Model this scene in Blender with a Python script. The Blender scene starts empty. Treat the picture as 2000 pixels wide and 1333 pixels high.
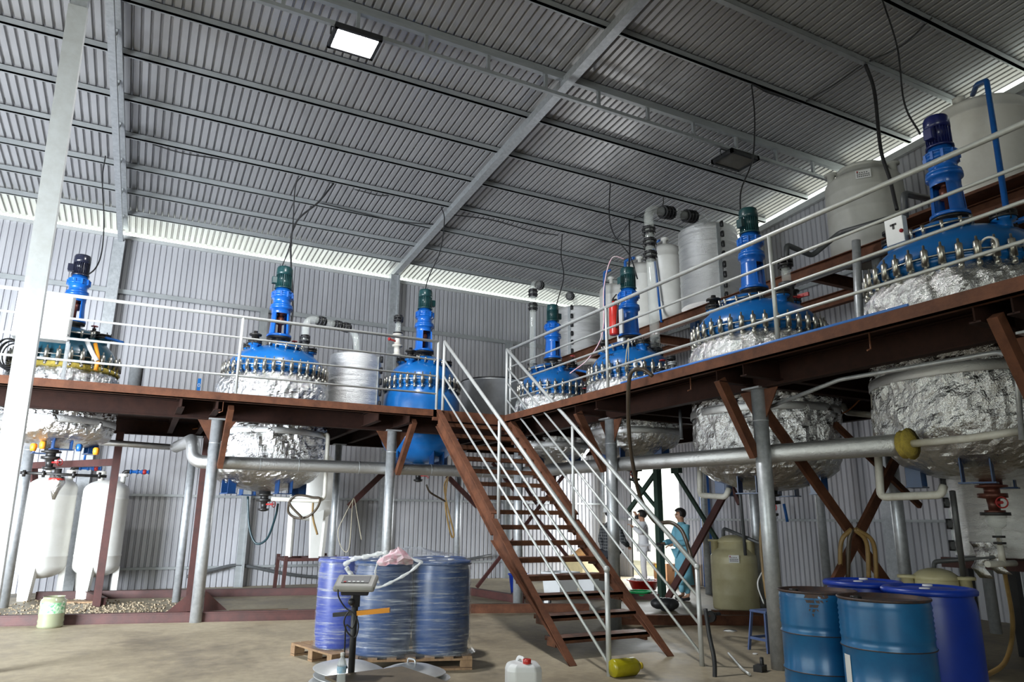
import bpy, math, random
from mathutils import Vector, Matrix
random.seed(7)
S = bpy.context.scene
COL = S.collection
PI = math.pi

# ------------------------------------------------------------------ camera
CAM_F, CAM_AZ, CAM_PITCH, CAM_ROLL, CAM_H = 1391.65, .474366, .244744, .008376, 1.5
def _axes():
    az, pi_, ro = CAM_AZ, CAM_PITCH, CAM_ROLL
    f = Vector((math.sin(az)*math.cos(pi_), math.cos(az)*math.cos(pi_), math.sin(pi_)))
    r = Vector((math.cos(az), -math.sin(az), 0)); u = r.cross(f)
    return math.cos(ro)*r+math.sin(ro)*u, -math.sin(ro)*r+math.cos(ro)*u, f
CR, CU, CF = _axes()
EYE = Vector((0, 0, CAM_H))
cd = bpy.data.cameras.new('camera'); cam = bpy.data.objects.new('camera', cd); COL.objects.link(cam)
cd.sensor_width = 36; cd.lens = CAM_F/2000*36; cd.clip_end = 200
m3 = Matrix((CR, CU, -CF)).transposed()
cam.matrix_world = Matrix.Translation(EYE) @ m3.to_4x4()
S.camera = cam
def at(x, y, X=None, Y=None, Z=None):
    "the point of the place seen at a photo position, on the plane X, Y or Z"
    d = CF + CR*((x-1000)/CAM_F) - CU*((y-666.5)/CAM_F)
    if X is not None: t = X/d.x
    elif Y is not None: t = Y/d.y
    else: t = (Z-CAM_H)/d.z
    return EYE + d*t

# ------------------------------------------------------------------ world, light, exposure
S.view_settings.view_transform = 'Standard'; S.view_settings.look = 'None'
S.view_settings.gamma = 1; S.view_settings.use_curve_mapping = False
S.view_settings.exposure = 0.0
S.cycles.use_denoising = True
S.cycles.max_bounces = 8; S.cycles.diffuse_bounces = 4; S.cycles.glossy_bounces = 4
S.cycles.transmission_bounces = 6; S.cycles.transparent_max_bounces = 12
S.cycles.caustics_reflective = False; S.cycles.caustics_refractive = False
S.cycles.sample_clamp_indirect = 6
w = bpy.data.worlds.new('daylight'); S.world = w; w.use_nodes = True
bg = w.node_tree.nodes['Background']; bg.inputs[0].default_value = (.92, 1.0, .91, 1); bg.inputs[1].default_value = 2.9
def area(name, loc, target, sx, sy, power, color=(1, 1, 1)):
    l = bpy.data.lights.new(name, 'AREA'); l.shape = 'RECTANGLE'; l.size = sx; l.size_y = sy
    l.energy = power; l.color = color
    o = bpy.data.objects.new(name, l); COL.objects.link(o); o.location = loc
    d = Vector(target)-Vector(loc); o.rotation_euler = d.to_track_quat('-Z', 'Y').to_euler()
    return o
# daylight through the wide loading opening behind and left of the viewpoint
area('opening_daylight', (-8.6, 6.6, 2.3), (-.5, 17, 1.2), 6.5, 3.4, 1950, (.86, .93, 1)).data.spread = 1.9
area('front_opening_daylight', (-4.5, -6.6, 3.0), (3.0, 10, 2.4), 6, 4, 90, (.94, .97, 1))
# daylight through the doorway in the right wall
area('doorway_daylight', (12.9, 15.4, 1.7), (6.0, 13.5, .6), 3.0, 3.2, 420, (.95, .98, 1))

# ------------------------------------------------------------------ materials
def nt(name):
    m = bpy.data.materials.new(name); m.use_nodes = True
    t = m.node_tree; b = t.nodes['Principled BSDF']
    return m, t, b
def ramp(t, fac, stops):
    r = t.nodes.new('ShaderNodeValToRGB')
    el = r.color_ramp.elements
    while len(el) < len(stops): el.new(.5)
    for e, (p, c) in zip(el, stops): e.position = p; e.color = (*c, 1)
    t.links.new(fac, r.inputs[0]); return r.outputs[0]
def noise(t, scale, detail=4, rough=.6, vec=None, stretch=None):
    n = t.nodes.new('ShaderNodeTexNoise'); n.inputs['Scale'].default_value = scale
    n.inputs['Detail'].default_value = detail; n.inputs['Roughness'].default_value = rough
    tc = t.nodes.new('ShaderNodeTexCoord')
    src = tc.outputs['Object']
    if stretch:
        mp = t.nodes.new('ShaderNodeMapping'); mp.inputs['Scale'].default_value = stretch
        t.links.new(src, mp.inputs[0]); src = mp.outputs[0]
    t.links.new(src, n.inputs['Vector']); return n.outputs[0]
def mat(name, c1, c2=None, rough=.5, metal=0., scale=6, lo=.35, hi=.7, bump=0, bscale=30, stretch=None, rough2=None, spec=None, coat=0):
    m, t, b = nt(name)
    c2 = c2 or tuple(x*.82 for x in c1)
    f = noise(t, scale, 5, .65, stretch=stretch)
    t.links.new(ramp(t, f, [(lo, c1), (hi, c2)]), b.inputs['Base Color'])
    b.inputs['Roughness'].default_value = rough; b.inputs['Metallic'].default_value = metal
    if rough2 is not None: t.links.new(ramp(t, f, [(lo, (rough,)*3), (hi, (rough2,)*3)]), b.inputs['Roughness'])
    if spec is not None: b.inputs['Specular IOR Level'].default_value = spec
    if coat: b.inputs['Coat Weight'].default_value = coat; b.inputs['Coat Roughness'].default_value = .12
    if bump:
        bn = t.nodes.new('ShaderNodeBump'); bn.inputs['Strength'].default_value = bump; bn.inputs['Distance'].default_value = .02
        t.links.new(noise(t, bscale, 4, .6, stretch=stretch), bn.inputs['Height']); t.links.new(bn.outputs[0], b.inputs['Normal'])
    return m
def foil_mat(name, base=(.86, .86, .87), rough=.2, strength=.9, s1=7, s2=26, stretch=(1, 1, .45), dist=.05):
    m, t, b = nt(name)
    b.inputs['Base Color'].default_value = (*base, 1); b.inputs['Metallic'].default_value = 1
    b.inputs['Roughness'].default_value = rough
    n1 = noise(t, s1, 6, .7, stretch=stretch)
    n2 = noise(t, s2, 3, .7, stretch=(1, 1, 1))
    r1 = t.nodes.new('ShaderNodeMath'); r1.operation = 'SUBTRACT'; r1.inputs[1].default_value = .5; t.links.new(n1, r1.inputs[0])
    a1 = t.nodes.new('ShaderNodeMath'); a1.operation = 'ABSOLUTE'; t.links.new(r1.outputs[0], a1.inputs[0])
    ad = t.nodes.new('ShaderNodeMath'); ad.operation = 'MULTIPLY_ADD'; ad.inputs[1].default_value = .22
    t.links.new(n2, ad.inputs[0]); t.links.new(a1.outputs[0], ad.inputs[2])
    bn = t.nodes.new('ShaderNodeBump'); bn.inputs['Strength'].default_value = strength; bn.inputs['Distance'].default_value = dist
    t.links.new(ad.outputs[0], bn.inputs['Height']); t.links.new(bn.outputs[0], b.inputs['Normal'])
    return m
def glass_mat(name, col=(.9, .95, .95), alpha=.28, rough=.05):
    m, t, b = nt(name)
    b.inputs['Base Color'].default_value = (*col, 1); b.inputs['Roughness'].default_value = rough
    b.inputs['Alpha'].default_value = alpha; b.inputs['Specular IOR Level'].default_value = .9
    b.inputs['Coat Weight'].default_value = .6; b.inputs['Coat Roughness'].default_value = .04
    return m
def emit_mat(name, col, s):
    m, t, b = nt(name); b.inputs['Emission Color'].default_value = (*col, 1); b.inputs['Emission Strength'].default_value = s
    b.inputs['Base Color'].default_value = (*col, 1); return m

M = {}
M['roof'] = mat('roof_sheet_zinc', (.50, .50, .515), (.40, .40, .415), rough=.33, metal=.35, scale=2.2, stretch=(1, .2, 1))
M['wall'] = mat('wall_sheet_zinc', (.56, .56, .59), (.44, .44, .47), rough=.4, metal=.3, scale=1.6, stretch=(1, 1, .25))
M['galv'] = mat('galvanised_steel', (.56, .58, .60), (.40, .42, .44), rough=.42, metal=.55, scale=14, bump=.06, bscale=60)
M['galvlight'] = mat('galvanised_tube_light', (.62, .64, .64), (.55, .56, .55), rough=.42, metal=.35, scale=9, bump=.03)
M['galvdark'] = mat('galvanised_purlin', (.44, .46, .47), (.34, .36, .37), rough=.45, metal=.5, scale=5, stretch=(.4, 1, 1))
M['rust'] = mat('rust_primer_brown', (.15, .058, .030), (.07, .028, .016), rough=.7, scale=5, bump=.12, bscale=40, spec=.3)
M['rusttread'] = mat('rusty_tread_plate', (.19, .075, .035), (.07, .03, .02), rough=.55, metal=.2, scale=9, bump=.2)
M['rustshade'] = mat('shaded_rust_beam', (.030, .011, .007), (.018, .007, .005), rough=.8, scale=7, bump=.1, spec=.25)  # rust primer darkened so the shade under the deck sits in its colour
M['primer'] = mat('dark_red_primer', (.085, .028, .024), (.05, .02, .018), rough=.6, metal=0, scale=6, bump=.08)
M['black'] = mat('black_rubber', (.018, .018, .02), (.03, .03, .032), rough=.45)
M['blackmetal'] = mat('black_oxide_metal', (.03, .03, .032), (.07, .065, .06), rough=.4, metal=.6, scale=20)
M['chrome'] = mat('clamp_nickel', (.62, .60, .54), (.40, .38, .33), rough=.28, metal=.9, scale=30)
M['blue'] = mat('blue_enamel_paint', (.008, .16, .50), (.006, .11, .38), rough=.3, scale=3, bump=.05, bscale=18, coat=.4)
M['bluedark'] = mat('teal_blue_paint', (.012, .085, .13), (.01, .05, .08), rough=.32, scale=4, coat=.3)
M['bluegear'] = mat('royal_blue_gear_paint', (.010, .15, .60), (.008, .10, .42), rough=.28, scale=5, coat=.5)
M['greenmotor'] = mat('dark_green_motor_paint', (.012, .065, .07), (.01, .04, .045), rough=.35, scale=8, coat=.3)
M['blackmotor'] = mat('black_motor_paint', (.012, .014, .03), (.02, .022, .04), rough=.25, coat=.5)
M['navymotor'] = mat('navy_motor_paint', (.012, .02, .14), (.01, .015, .09), rough=.3, coat=.4)
M['foil'] = foil_mat('crumpled_foil', (.74, .74, .74), rough=.15, strength=.8, s1=9, s2=30, dist=.05)
M['foilsmooth'] = foil_mat('foil_pipe_wrap', (.62, .62, .62), .48, .6, 10, 50, (1, 1, 1), .02)
M['foilbubble'] = foil_mat('bubble_foil', (.92, .92, .92), .38, 1.0, 4, 70, (.4, .4, 2.5), .05)
M['yellowwool'] = mat('yellow_glass_wool', (.55, .42, .07), (.35, .27, .06), rough=.95, scale=20, bump=.6)
M['white'] = mat('white_panel', (.82, .84, .83), (.74, .76, .75), rough=.35)
M['whitetank'] = mat('white_frp_tank', (.82, .81, .77), (.70, .68, .62), rough=.4, scale=2.5, lo=.45, hi=.85)
M['cream'] = mat('yellowed_poly_tank', (.62, .57, .36), (.50, .44, .25), rough=.42, scale=3)
M['greytank'] = mat('grey_white_poly_tank', (.58, .58, .55), (.48, .48, .44), rough=.45, scale=2)
M['pvcwhite'] = mat('white_pvc_pipe', (.72, .70, .64), (.58, .55, .48), rough=.35, scale=8)
M['pvcgrey'] = mat('grey_pvc_pipe', (.10, .105, .11), (.07, .072, .075), rough=.4)
M['pvcblue'] = mat('blue_pvc_pipe', (.015, .13, .46), (.01, .09, .33), rough=.3)
M['red'] = mat('red_enamel', (.62, .03, .02), (.45, .02, .015), rough=.3, coat=.3)
M['redvalve'] = mat('red_valve_handle', (.42, .02, .02), rough=.4)
M['copper'] = mat('rusty_shaft', (.16, .05, .035), (.09, .03, .02), rough=.4, metal=.4, scale=25)
M['orange'] = mat('orange_fitting', (.85, .33, .02), rough=.5)
M['orangehose'] = mat('orange_wire', (.45, .16, .05), rough=.5)
M['brownhose'] = mat('tan_ribbed_hose', (.30, .19, .07), (.20, .12, .04), rough=.4)
M['darkhose'] = mat('dark_brown_hose', (.075, .055, .035), (.05, .035, .025), rough=.35)
M['tealhose'] = mat('dark_teal_hose', (.015, .04, .05), rough=.35)
M['glass'] = glass_mat('glass_pipe', (.80, .84, .80), .28)
M['glassdark'] = glass_mat('stained_glass_pipe', (.42, .40, .30), .5)
M['bluelug'] = mat('dark_blue_lug_paint', (.008, .05, .17), (.006, .035, .12), rough=.35)
M['drumblue'] = mat('drum_blue_paint', (.012, .15, .36), (.01, .10, .26), rough=.32, scale=4, coat=.35, metal=.1)
M['drumrim'] = mat('drum_rim_rust', (.05, .045, .05), (.11, .06, .04), rough=.5, metal=.4, scale=20)
M['drumplastic'] = mat('blue_hdpe_drum', (.006, .04, .36), (.006, .03, .27), rough=.35, scale=3)
M['wrappeddrum'] = mat('wrapped_blue_drum', (.008, .055, .20), (.007, .04, .14), rough=.35)
M['wood'] = mat('pallet_wood', (.34, .22, .12), (.20, .12, .07), rough=.8, scale=10, bump=.1, stretch=(1, 6, 1))
M['alu'] = mat('aluminium_lid', (.66, .67, .68), (.56, .57, .58), rough=.42, metal=.6, scale=8, bump=.03)
M['plasticwhite'] = mat('white_hdpe', (.84, .85, .86), (.80, .81, .82), rough=.4)
M['yellow'] = mat('yellow_plastic', (.75, .55, .03), rough=.4)
M['scalegrey'] = mat('scale_head_grey', (.33, .32, .29), (.28, .27, .25), rough=.45)
M['scaledark'] = mat('scale_head_dark', (.03, .03, .035), rough=.4)
M['scaleplate'] = mat('scale_platform_plate', (.17, .135, .09), (.12, .095, .065), rough=.55, metal=.3, scale=7, bump=.08)
M['green'] = mat('green_plastic', (.03, .55, .16), rough=.4)
M['skin'] = mat('skin', (.50, .27, .17), (.46, .24, .15), rough=.5)
M['hair'] = mat('black_hair', (.012, .01, .01), rough=.6)
M['scrub'] = mat('light_blue_gown', (.20, .48, .60), (.16, .40, .52), rough=.8, bump=.15, bscale=12)
M['whitecloth'] = mat('white_coverall', (.80, .80, .82), (.74, .74, .77), rough=.85, bump=.15, bscale=12)
M['darkcloth'] = mat('dark_trousers', (.02, .022, .03), rough=.85)
M['helmet'] = mat('white_helmet', (.75, .75, .74), rough=.3)
M['bluestool'] = mat('blue_grey_plastic', (.10, .15, .32), rough=.45)
M['amber'] = mat('yellow_clear_can', (.42, .36, .01), (.33, .28, .01), rough=.25)
M['dirt'] = mat('dry_rubble', (.40, .33, .23), (.26, .19, .12), rough=.95, scale=30, bump=.6)
M['cardboard'] = mat('cardboard', (.33, .16, .07), (.26, .12, .05), rough=.85)
M['pink'] = mat('pink_bag', (.80, .40, .50), (.80, .75, .76), rough=.5, scale=14)
M['palestring'] = mat('pale_twine', (.55, .50, .38), rough=.7)
M['lampglass'] = emit_mat('lit_flood_lamp', (.97, .99, 1), 60)
M['lampoff'] = mat('unlit_lamp_lens', (.16, .15, .13), rough=.15)
M['labelwhite'] = mat('white_label', (.80, .80, .80), (.76, .76, .76), rough=.5)
M['ink'] = mat('dark_ink', (.03, .03, .035), rough=.6)
M['inkred'] = mat('red_ink', (.45, .04, .04), rough=.6)
M['labelgreen'] = mat('green_label', (.10, .38, .16), (.62, .70, .55), rough=.5, scale=26, lo=.42, hi=.58)
M['darkgreenbeam'] = mat('dark_green_beam', (.02, .045, .03), rough=.6)

def floor_mat():
    m, t, b = nt('stained_concrete')
    f1 = noise(t, .7, 6, .7); f2 = noise(t, 9, 5, .7)
    c = ramp(t, f1, [(.3, (.47, .405, .29)), (.5, (.37, .31, .215)), (.66, (.20, .165, .115))])
    c2 = ramp(t, f2, [(.35, (.82, .82, .82)), (.6, (1, 1, 1)), (.75, (1.12, 1.1, 1.06))])
    mx = t.nodes.new('ShaderNodeMixRGB'); mx.blend_type = 'MULTIPLY'; mx.inputs[0].default_value = 1
    t.links.new(c, mx.inputs[1]); t.links.new(c2, mx.inputs[2]); t.links.new(mx.outputs[0], b.inputs['Base Color'])
    t.links.new(ramp(t, f1, [(.3, (.75,)*3), (.7, (.42,)*3)]), b.inputs['Roughness'])
    bn = t.nodes.new('ShaderNodeBump'); bn.inputs['Strength'].default_value = .12
    t.links.new(noise(t, 40, 4), bn.inputs['Height']); t.links.new(bn.outputs[0], b.inputs['Normal'])
    return m
M['floor'] = floor_mat()
def chipped_blue(name, lo=.60, hi=.63):
    m, t, b = nt(name)
    f = noise(t, 2.6, 8, .72, stretch=(1, 1, 1.4)); g = noise(t, 2, 3)
    c = ramp(t, f, [(0, (.008, .15, .46)), (lo, (.007, .12, .38)), (hi, (.018, .02, .03))])
    t.links.new(c, b.inputs['Base Color']); b.inputs['Roughness'].default_value = .3
    b.inputs['Coat Weight'].default_value = .35; b.inputs['Coat Roughness'].default_value = .15
    bn = t.nodes.new('ShaderNodeBump'); bn.inputs['Strength'].default_value = .06
    t.links.new(noise(t, 15, 4), bn.inputs['Height']); t.links.new(bn.outputs[0], b.inputs['Normal'])
    return m
M['bluechip'] = chipped_blue('chipped_blue_paint')
def plaid():
    m, t, b = nt('dark_plaid_shirt')
    tc = t.nodes.new('ShaderNodeTexCoord')
    outs = []
    for d in ('X', 'Z'):
        wv = t.nodes.new('ShaderNodeTexWave'); wv.bands_direction = d; wv.inputs['Scale'].default_value = 5.5
        t.links.new(tc.outputs['Object'], wv.inputs[0]); outs.append(ramp(t, wv.outputs[1], [(.88, (.02, .022, .026)), (.97, (.16, .16, .16))]))
    mx = t.nodes.new('ShaderNodeMixRGB'); mx.blend_type = 'LIGHTEN'; mx.inputs[0].default_value = 1
    t.links.new(outs[0], mx.inputs[1]); t.links.new(outs[1], mx.inputs[2]); t.links.new(mx.outputs[0], b.inputs['Base Color'])
    b.inputs['Roughness'].default_value = .85; return m
M['plaid'] = plaid()
def wrap_mat():
    m, t, b = nt('stretch_wrap_film')
    b.inputs['Base Color'].default_value = (.55, .58, .62, 1); b.inputs['Roughness'].default_value = .2; b.inputs['Coat Weight'].default_value = .8; b.inputs['Coat Roughness'].default_value = .12
    b.inputs['Specular IOR Level'].default_value = .8
    n = noise(t, 5, 7, .75, stretch=(.35, .35, 6))
    t.links.new(ramp(t, n, [(.38, (.05,)*3), (.52, (.16,)*3), (.66, (.62,)*3)]), b.inputs['Alpha'])
    bn = t.nodes.new('ShaderNodeBump'); bn.inputs['Strength'].default_value = .5; bn.inputs['Distance'].default_value = .02
    t.links.new(n, bn.inputs['Height']); t.links.new(bn.outputs[0], b.inputs['Normal']); return m
M['wrap'] = wrap_mat()
M['wrapfold'] = glass_mat('gathered_film', (.82, .84, .84), .55, .2)
M['clearpet'] = glass_mat('clear_pet', (.85, .9, .92), .35, .05)
M['murky'] = glass_mat('murky_jar', (.32, .34, .22), .8, .15)

# ------------------------------------------------------------------ mesh builder
class MB:
    def __init__(s): s.v = []; s.f = []; s.sm = []
    def add(s, vs, fs, smooth=False):
        n = len(s.v); s.v += [Vector(p) for p in vs]; s.f += [tuple(i+n for i in f) for f in fs]; s.sm += [smooth]*len(fs); return s
    def box(s, c, d, R=None):
        x, y, z = d[0]/2, d[1]/2, d[2]/2
        vs = [Vector((a*x, b*y, e*z)) for a in (-1, 1) for b in (-1, 1) for e in (-1, 1)]
        if R is not None: vs = [R @ p for p in vs]
        c = Vector(c)
        return s.add([p+c for p in vs], [(0, 1, 3, 2), (4, 6, 7, 5), (0, 4, 5, 1), (2, 3, 7, 6), (0, 2, 6, 4), (1, 5, 7, 3)])
    def b2(s, lo, hi): return s.box([(a+b)/2 for a, b in zip(lo, hi)], [abs(b-a) for a, b in zip(lo, hi)])
    def bar(s, p, q, w, h, up=(0, 0, 1)):
        p, q = Vector(p), Vector(q); d = q-p; L = d.length; d.normalize(); up = Vector(up)
        if abs(d.dot(up)) > .98: up = Vector((0, 1, 0))
        x = d.cross(up).normalized(); y = x.cross(d).normalized()
        R = Matrix((x, d, y)).transposed(); return s.box((p+q)/2, (w, L, h), R)
    def lathe(s, prof, c=(0, 0, 0), n=32, axis=None, caps=True, a0=0, a1=2*PI, smooth=True):
        c = Vector(c); full = abs(a1-a0-2*PI) < 1e-6; m = n if full else n+1
        R = None
        if axis is not None: R = Vector(axis).normalized().to_track_quat('Z', 'Y').to_matrix()
        vs = []
        for r, z in prof:
            for i in range(m):
                a = a0+(a1-a0)*i/n; p = Vector((r*math.cos(a), r*math.sin(a), z))
                vs.append((R @ p if R else p)+c)
        fs = []
        for k in range(len(prof)-1):
            for i in range(n):
                j = (i+1) % m if full else i+1
                fs.append((k*m+i, k*m+j, (k+1)*m+j, (k+1)*m+i))
        base = len(s.f); s.add(vs, fs, smooth)
        if caps and full:
            nv = len(s.v)-len(vs)
            if prof[0][0] > 1e-4: s.f.append(tuple(nv+i for i in range(n-1, -1, -1))); s.sm.append(False)
            if prof[-1][0] > 1e-4: s.f.append(tuple(nv+(len(prof)-1)*m+i for i in range(n))); s.sm.append(False)
        return s
    def cyl(s, p, q, r, n=14, r2=None, caps=True):
        p, q = Vector(p), Vector(q); L = (q-p).length
        return s.lathe([(r, 0), (r if r2 is None else r2, L)], p, n, (q-p), caps)
    def tube(s, pts, r, n=8, closed=False):
        pts = [Vector(p) for p in pts]; vs = []; K = len(pts); prev = None
        for i, p in enumerate(pts):
            a = pts[i-1] if (i > 0 or closed) else p; b = pts[(i+1) % K] if (i < K-1 or closed) else p
            d = (b-a)
            if d.length < 1e-7: d = Vector((0, 0, 1))
            d.normalize()
            if prev is None:
                up = Vector((0, 0, 1)) if abs(d.z) < .9 else Vector((1, 0, 0)); x = d.cross(up).normalized()
            else: x = (prev-d*prev.dot(d)).normalized()
            prev = x; y = d.cross(x); rr = r[i] if isinstance(r, (list, tuple)) else r
            vs += [p+x*rr*math.cos(2*PI*k/n)+y*rr*math.sin(2*PI*k/n) for k in range(n)]
        fs = [(i*n+k, i*n+(k+1) % n, ((i+1) % K)*n+(k+1) % n, ((i+1) % K)*n+k) for i in range(K if closed else K-1) for k in range(n)]
        b = len(s.v); s.add(vs, fs, True)
        if not closed:
            s.f.append(tuple(b+k for k in range(n-1, -1, -1))); s.f.append(tuple(b+(K-1)*n+k for k in range(n))); s.sm += [False, False]
        return s
    def torus(s, c, R, r, n=40, k=8, axis=(0, 0, 1), sy=1):
        Q = Vector(axis).normalized().to_track_quat('Z', 'Y').to_matrix(); c = Vector(c)
        return s.tube([c+Q @ Vector((R*math.cos(2*PI*i/n), R*sy*math.sin(2*PI*i/n), 0)) for i in range(n)], r, k, True)
    def prism(s, poly, off):
        "closed polygon of 3D points pushed along off"
        n = len(poly); off = Vector(off); P = [Vector(p) for p in poly]
        return s.add(P+[p+off for p in P], [tuple(range(n-1, -1, -1)), tuple(range(n, 2*n))]+[(i, (i+1) % n, n+(i+1) % n, n+i) for i in range(n)])
    def ball(s, c, r, n=16, k=10, sc=(1, 1, 1)):
        prof = [(r*math.sin(PI*i/k)*1.0, -r*math.cos(PI*i/k)) for i in range(k+1)]
        m = len(s.v); s.lathe([(max(a, 1e-5), b) for a, b in prof], (0, 0, 0), n, caps=False)
        for i in range(m, len(s.v)): v = s.v[i]; s.v[i] = Vector((v.x*sc[0], v.y*sc[1], v.z*sc[2]))+Vector(c)
        return s
    def build(s, name, m, parent=None, origin=None, bevel=0):
        if parent is not None: o0 = parent['_o'] if '_o' in parent else (0, 0, 0); o0 = ORG[parent.name]
        elif origin is not None: o0 = Vector(origin)
        else:
            xs = [p.x for p in s.v]; ys = [p.y for p in s.v]; zs = [p.z for p in s.v]
            o0 = Vector(((min(xs)+max(xs))/2, (min(ys)+max(ys))/2, min(zs)))
        me = bpy.data.meshes.new(name); me.from_pydata([tuple(p-o0) for p in s.v], [], s.f)
        me.polygons.foreach_set('use_smooth', s.sm); me.validate(); me.update()
        me.materials.append(M[m] if isinstance(m, str) else m)
        o = bpy.data.objects.new(name, me); COL.objects.link(o)
        if parent is not None: o.parent = parent
        else: o.location = o0
        ORG[o.name] = o0
        if bevel:
            b = o.modifiers.new('bevel', 'BEVEL'); b.width = bevel; b.segments = 2; b.limit_method = 'ANGLE'
        return o
ORG = {}
def tag(o, label, cat, group=None, kind=None):
    if label: o['label'] = label
    if cat: o['category'] = cat
    if group: o['group'] = group
    if kind: o['kind'] = kind
    return o
def thing(name, label, cat, loc, group=None):
    o = bpy.data.objects.new(name, None); COL.objects.link(o); o.location = loc; o.empty_display_size = .2
    ORG[o.name] = Vector(loc); return tag(o, label, cat, group)
def struct(o, label=None):
    o['kind'] = 'structure'
    if label: o['label'] = label
    return o
def copy_tree(o, parent=None):
    c = o.copy(); COL.objects.link(c); c.parent = parent
    ORG[c.name] = ORG[o.name]
    for ch in list(o.children): copy_tree(ch, c)
    return c
def spline(pts, k=8):
    P = [Vector(p) for p in pts]; P = [2*P[0]-P[1]]+P+[2*P[-1]-P[-2]]; out = []
    for i in range(1, len(P)-2):
        for j in range(k):
            t = j/k; a, b, c, d = P[i-1:i+3]
            out.append(.5*((2*b)+(c-a)*t+(2*a-5*b+4*c-d)*t*t+(3*b-a-3*c+d)*t**3))
    out.append(P[-2]); return out
def corner(pts, r=.06, k=4):
    "polyline with rounded corners"
    P = [Vector(p) for p in pts]; out = [P[0]]
    for i in range(1, len(P)-1):
        a = (P[i-1]-P[i]); b = (P[i+1]-P[i]); q = min(r, a.length*.45, b.length*.45); a.normalize(); b.normalize()
        s, e = P[i]+a*q, P[i]+b*q
        for j in range(k+1):
            t = j/k; out.append(s*(1-t)**2+P[i]*2*t*(1-t)+e*t*t)
    out.append(P[-1]); return out
# ================================================================== THE BUILDING
XW, YW, XL, YF = 12.18, 17.5, -9.0, -7.0       # right wall, back wall, left wall, front
SL = .068
def pb(y): return 7.90+SL*(17.5-y)             # underside of the purlins
def corr(n_axis, a0, a1, pitch, depth):
    "profile of trapezoid ribs: list of (u, offset)"
    out = []; u = a0
    while u < a1:
        out += [(u, 0), (u+pitch*.62, 0), (u+pitch*.74, depth), (u+pitch*.88, depth)]; u += pitch
    out.append((u, 0)); return out
# roof sheet: ribs run down the slope; seen from below
def roof():
    mb = MB(); pr = corr('x', XL-.6, XW+.28, .127, .042)
    y0, y1 = YF, 18.15; z0, z1 = pb(y0)+.115, pb(y1)+.115
    n = len(pr); vs = [(u, y0, z0+d) for u, d in pr]+[(u, y1, z1+d) for u, d in pr]
    vs += [(u, y0, z0+d+.004) for u, d in pr]+[(u, y1, z1+d+.004) for u, d in pr]
    fs = [(i, i+1, n+i+1, n+i) for i in range(n-1)]+[(2*n+i, 3*n+i, 3*n+i+1, 2*n+i+1) for i in range(n-1)]
    mb.add(vs, fs); return struct(mb.build('ceiling', 'roof'), 'grey corrugated metal roof sheets seen from below')
roof()
WT = 7.66                                      # top of the back wall cladding
def back_wall():
    mb = MB(); pr = corr('x', XL, XW+.05, .1215, .028); n = len(pr)
    vs = [(u, YW+.03+d, 0) for u, d in pr]+[(u, YW+.03+d, WT) for u, d in pr]
    vs += [(u, YW+.036+d, 0) for u, d in pr]+[(u, YW+.036+d, WT) for u, d in pr]
    mb.add(vs, [(i, n+i, n+i+1, i+1) for i in range(n-1)]+[(2*n+i, 2*n+i+1, 3*n+i+1, 3*n+i) for i in range(n-1)])
    struct(mb.build('wall_back', 'wall'), 'light grey corrugated sheet wall')
back_wall()
DY0, DY1, DZ = 14.45, 16.5, 3.05               # the doorway in the right wall
def right_wall():
    mb = MB(); pr = corr('y', YF, YW+.1, .1215, .028)
    def zt(y): return pb(y)-.22
    def strip(y0, y1, lo, hi):
        q = [(max(min(u, y1), y0), d) for u, d in pr if y0-.1 <= u <= y1+.1]; n = len(q)
        for e in (0, .006):
            vs = [(XW+.03+d+e, u, lo) for u, d in q]+[(XW+.03+d+e, u, hi(u)) for u, d in q]
            mb.add(vs, [(i, i+1, n+i+1, n+i) for i in range(n-1)])
    strip(YF, DY0, 0, zt); strip(DY0, DY1, DZ, zt); strip(DY1, YW+.05, 0, zt)
    struct(mb.build('wall_right', 'wall'), 'grey corrugated sheet wall')
right_wall()
f = MB(); f.b2((XL-12, YF-8, -.2), (XW+14, YW+8, 0)); struct(f.build('floor', 'floor'), 'stained bare concrete floor')
# left wall with the large daylight opening, never in view
l = MB(); l.b2((XL-.1, 10.5, 0), (XL, YW, 8.4)); l.b2((XL-.1, YF, 4.8), (XL, 10.5, 9.5)); l.b2((XL-.1, YF, 0), (XL, .5, 4.8)); struct(l.build('wall_left', 'wall'))
l = MB(); l.b2((XL, YF-.1, 7.2), (XW+.1, YF, 9.6)); l.b2((-.5, YF-.1, 0), (XW+.1, YF, 7.2)); struct(l.build('wall_front', 'wall'))
# flashing strip at the top of the back wall and girts
def trim(name, label, *boxes, m='galv'):
    mb = MB()
    for b in boxes: mb.b2(*b)
    return struct(mb.build(name, m), label)
trim('trim_1', 'pale eave angle along the top of the back wall', ((XL, YW-.03, WT-.06), (XW, YW+.06, WT+.02)), m='galvlight')
n = 2
for z, w_ in ((6.35, .10), (4.15, .07), (3.62, .05), (1.93, .05), (.42, .05)):
    trim('trim_%d' % n, 'horizontal steel rail along the back wall', ((XL, YW-.06, z-w_/2), (XW, YW+.01, z+w_/2)), m='galvdark'); n += 1
for z in (6.35, 4.15, 1.52):
    if z < DZ: bx = [((XW-.05, YF, z-.025), (XW+.01, DY0, z+.025)), ((XW-.05, DY1, z-.025), (XW+.01, YW, z+.025))]
    else: bx = [((XW-.06, YF, z-.035), (XW+.01, YW, z+.035))]
    trim('trim_%d' % n, 'horizontal steel rail along the right wall', *bx, m='galvdark'); n += 1
# sloped top member of the right wall
mb = MB(); mb.bar((XW-.03, YF, pb(YF)-.27), (XW-.03, YW, pb(YW)-.27), .08, .13)
struct(mb.build('trim_%d' % n, 'galvlight'), 'sloping channel along the top of the right wall'); n += 1
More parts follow.
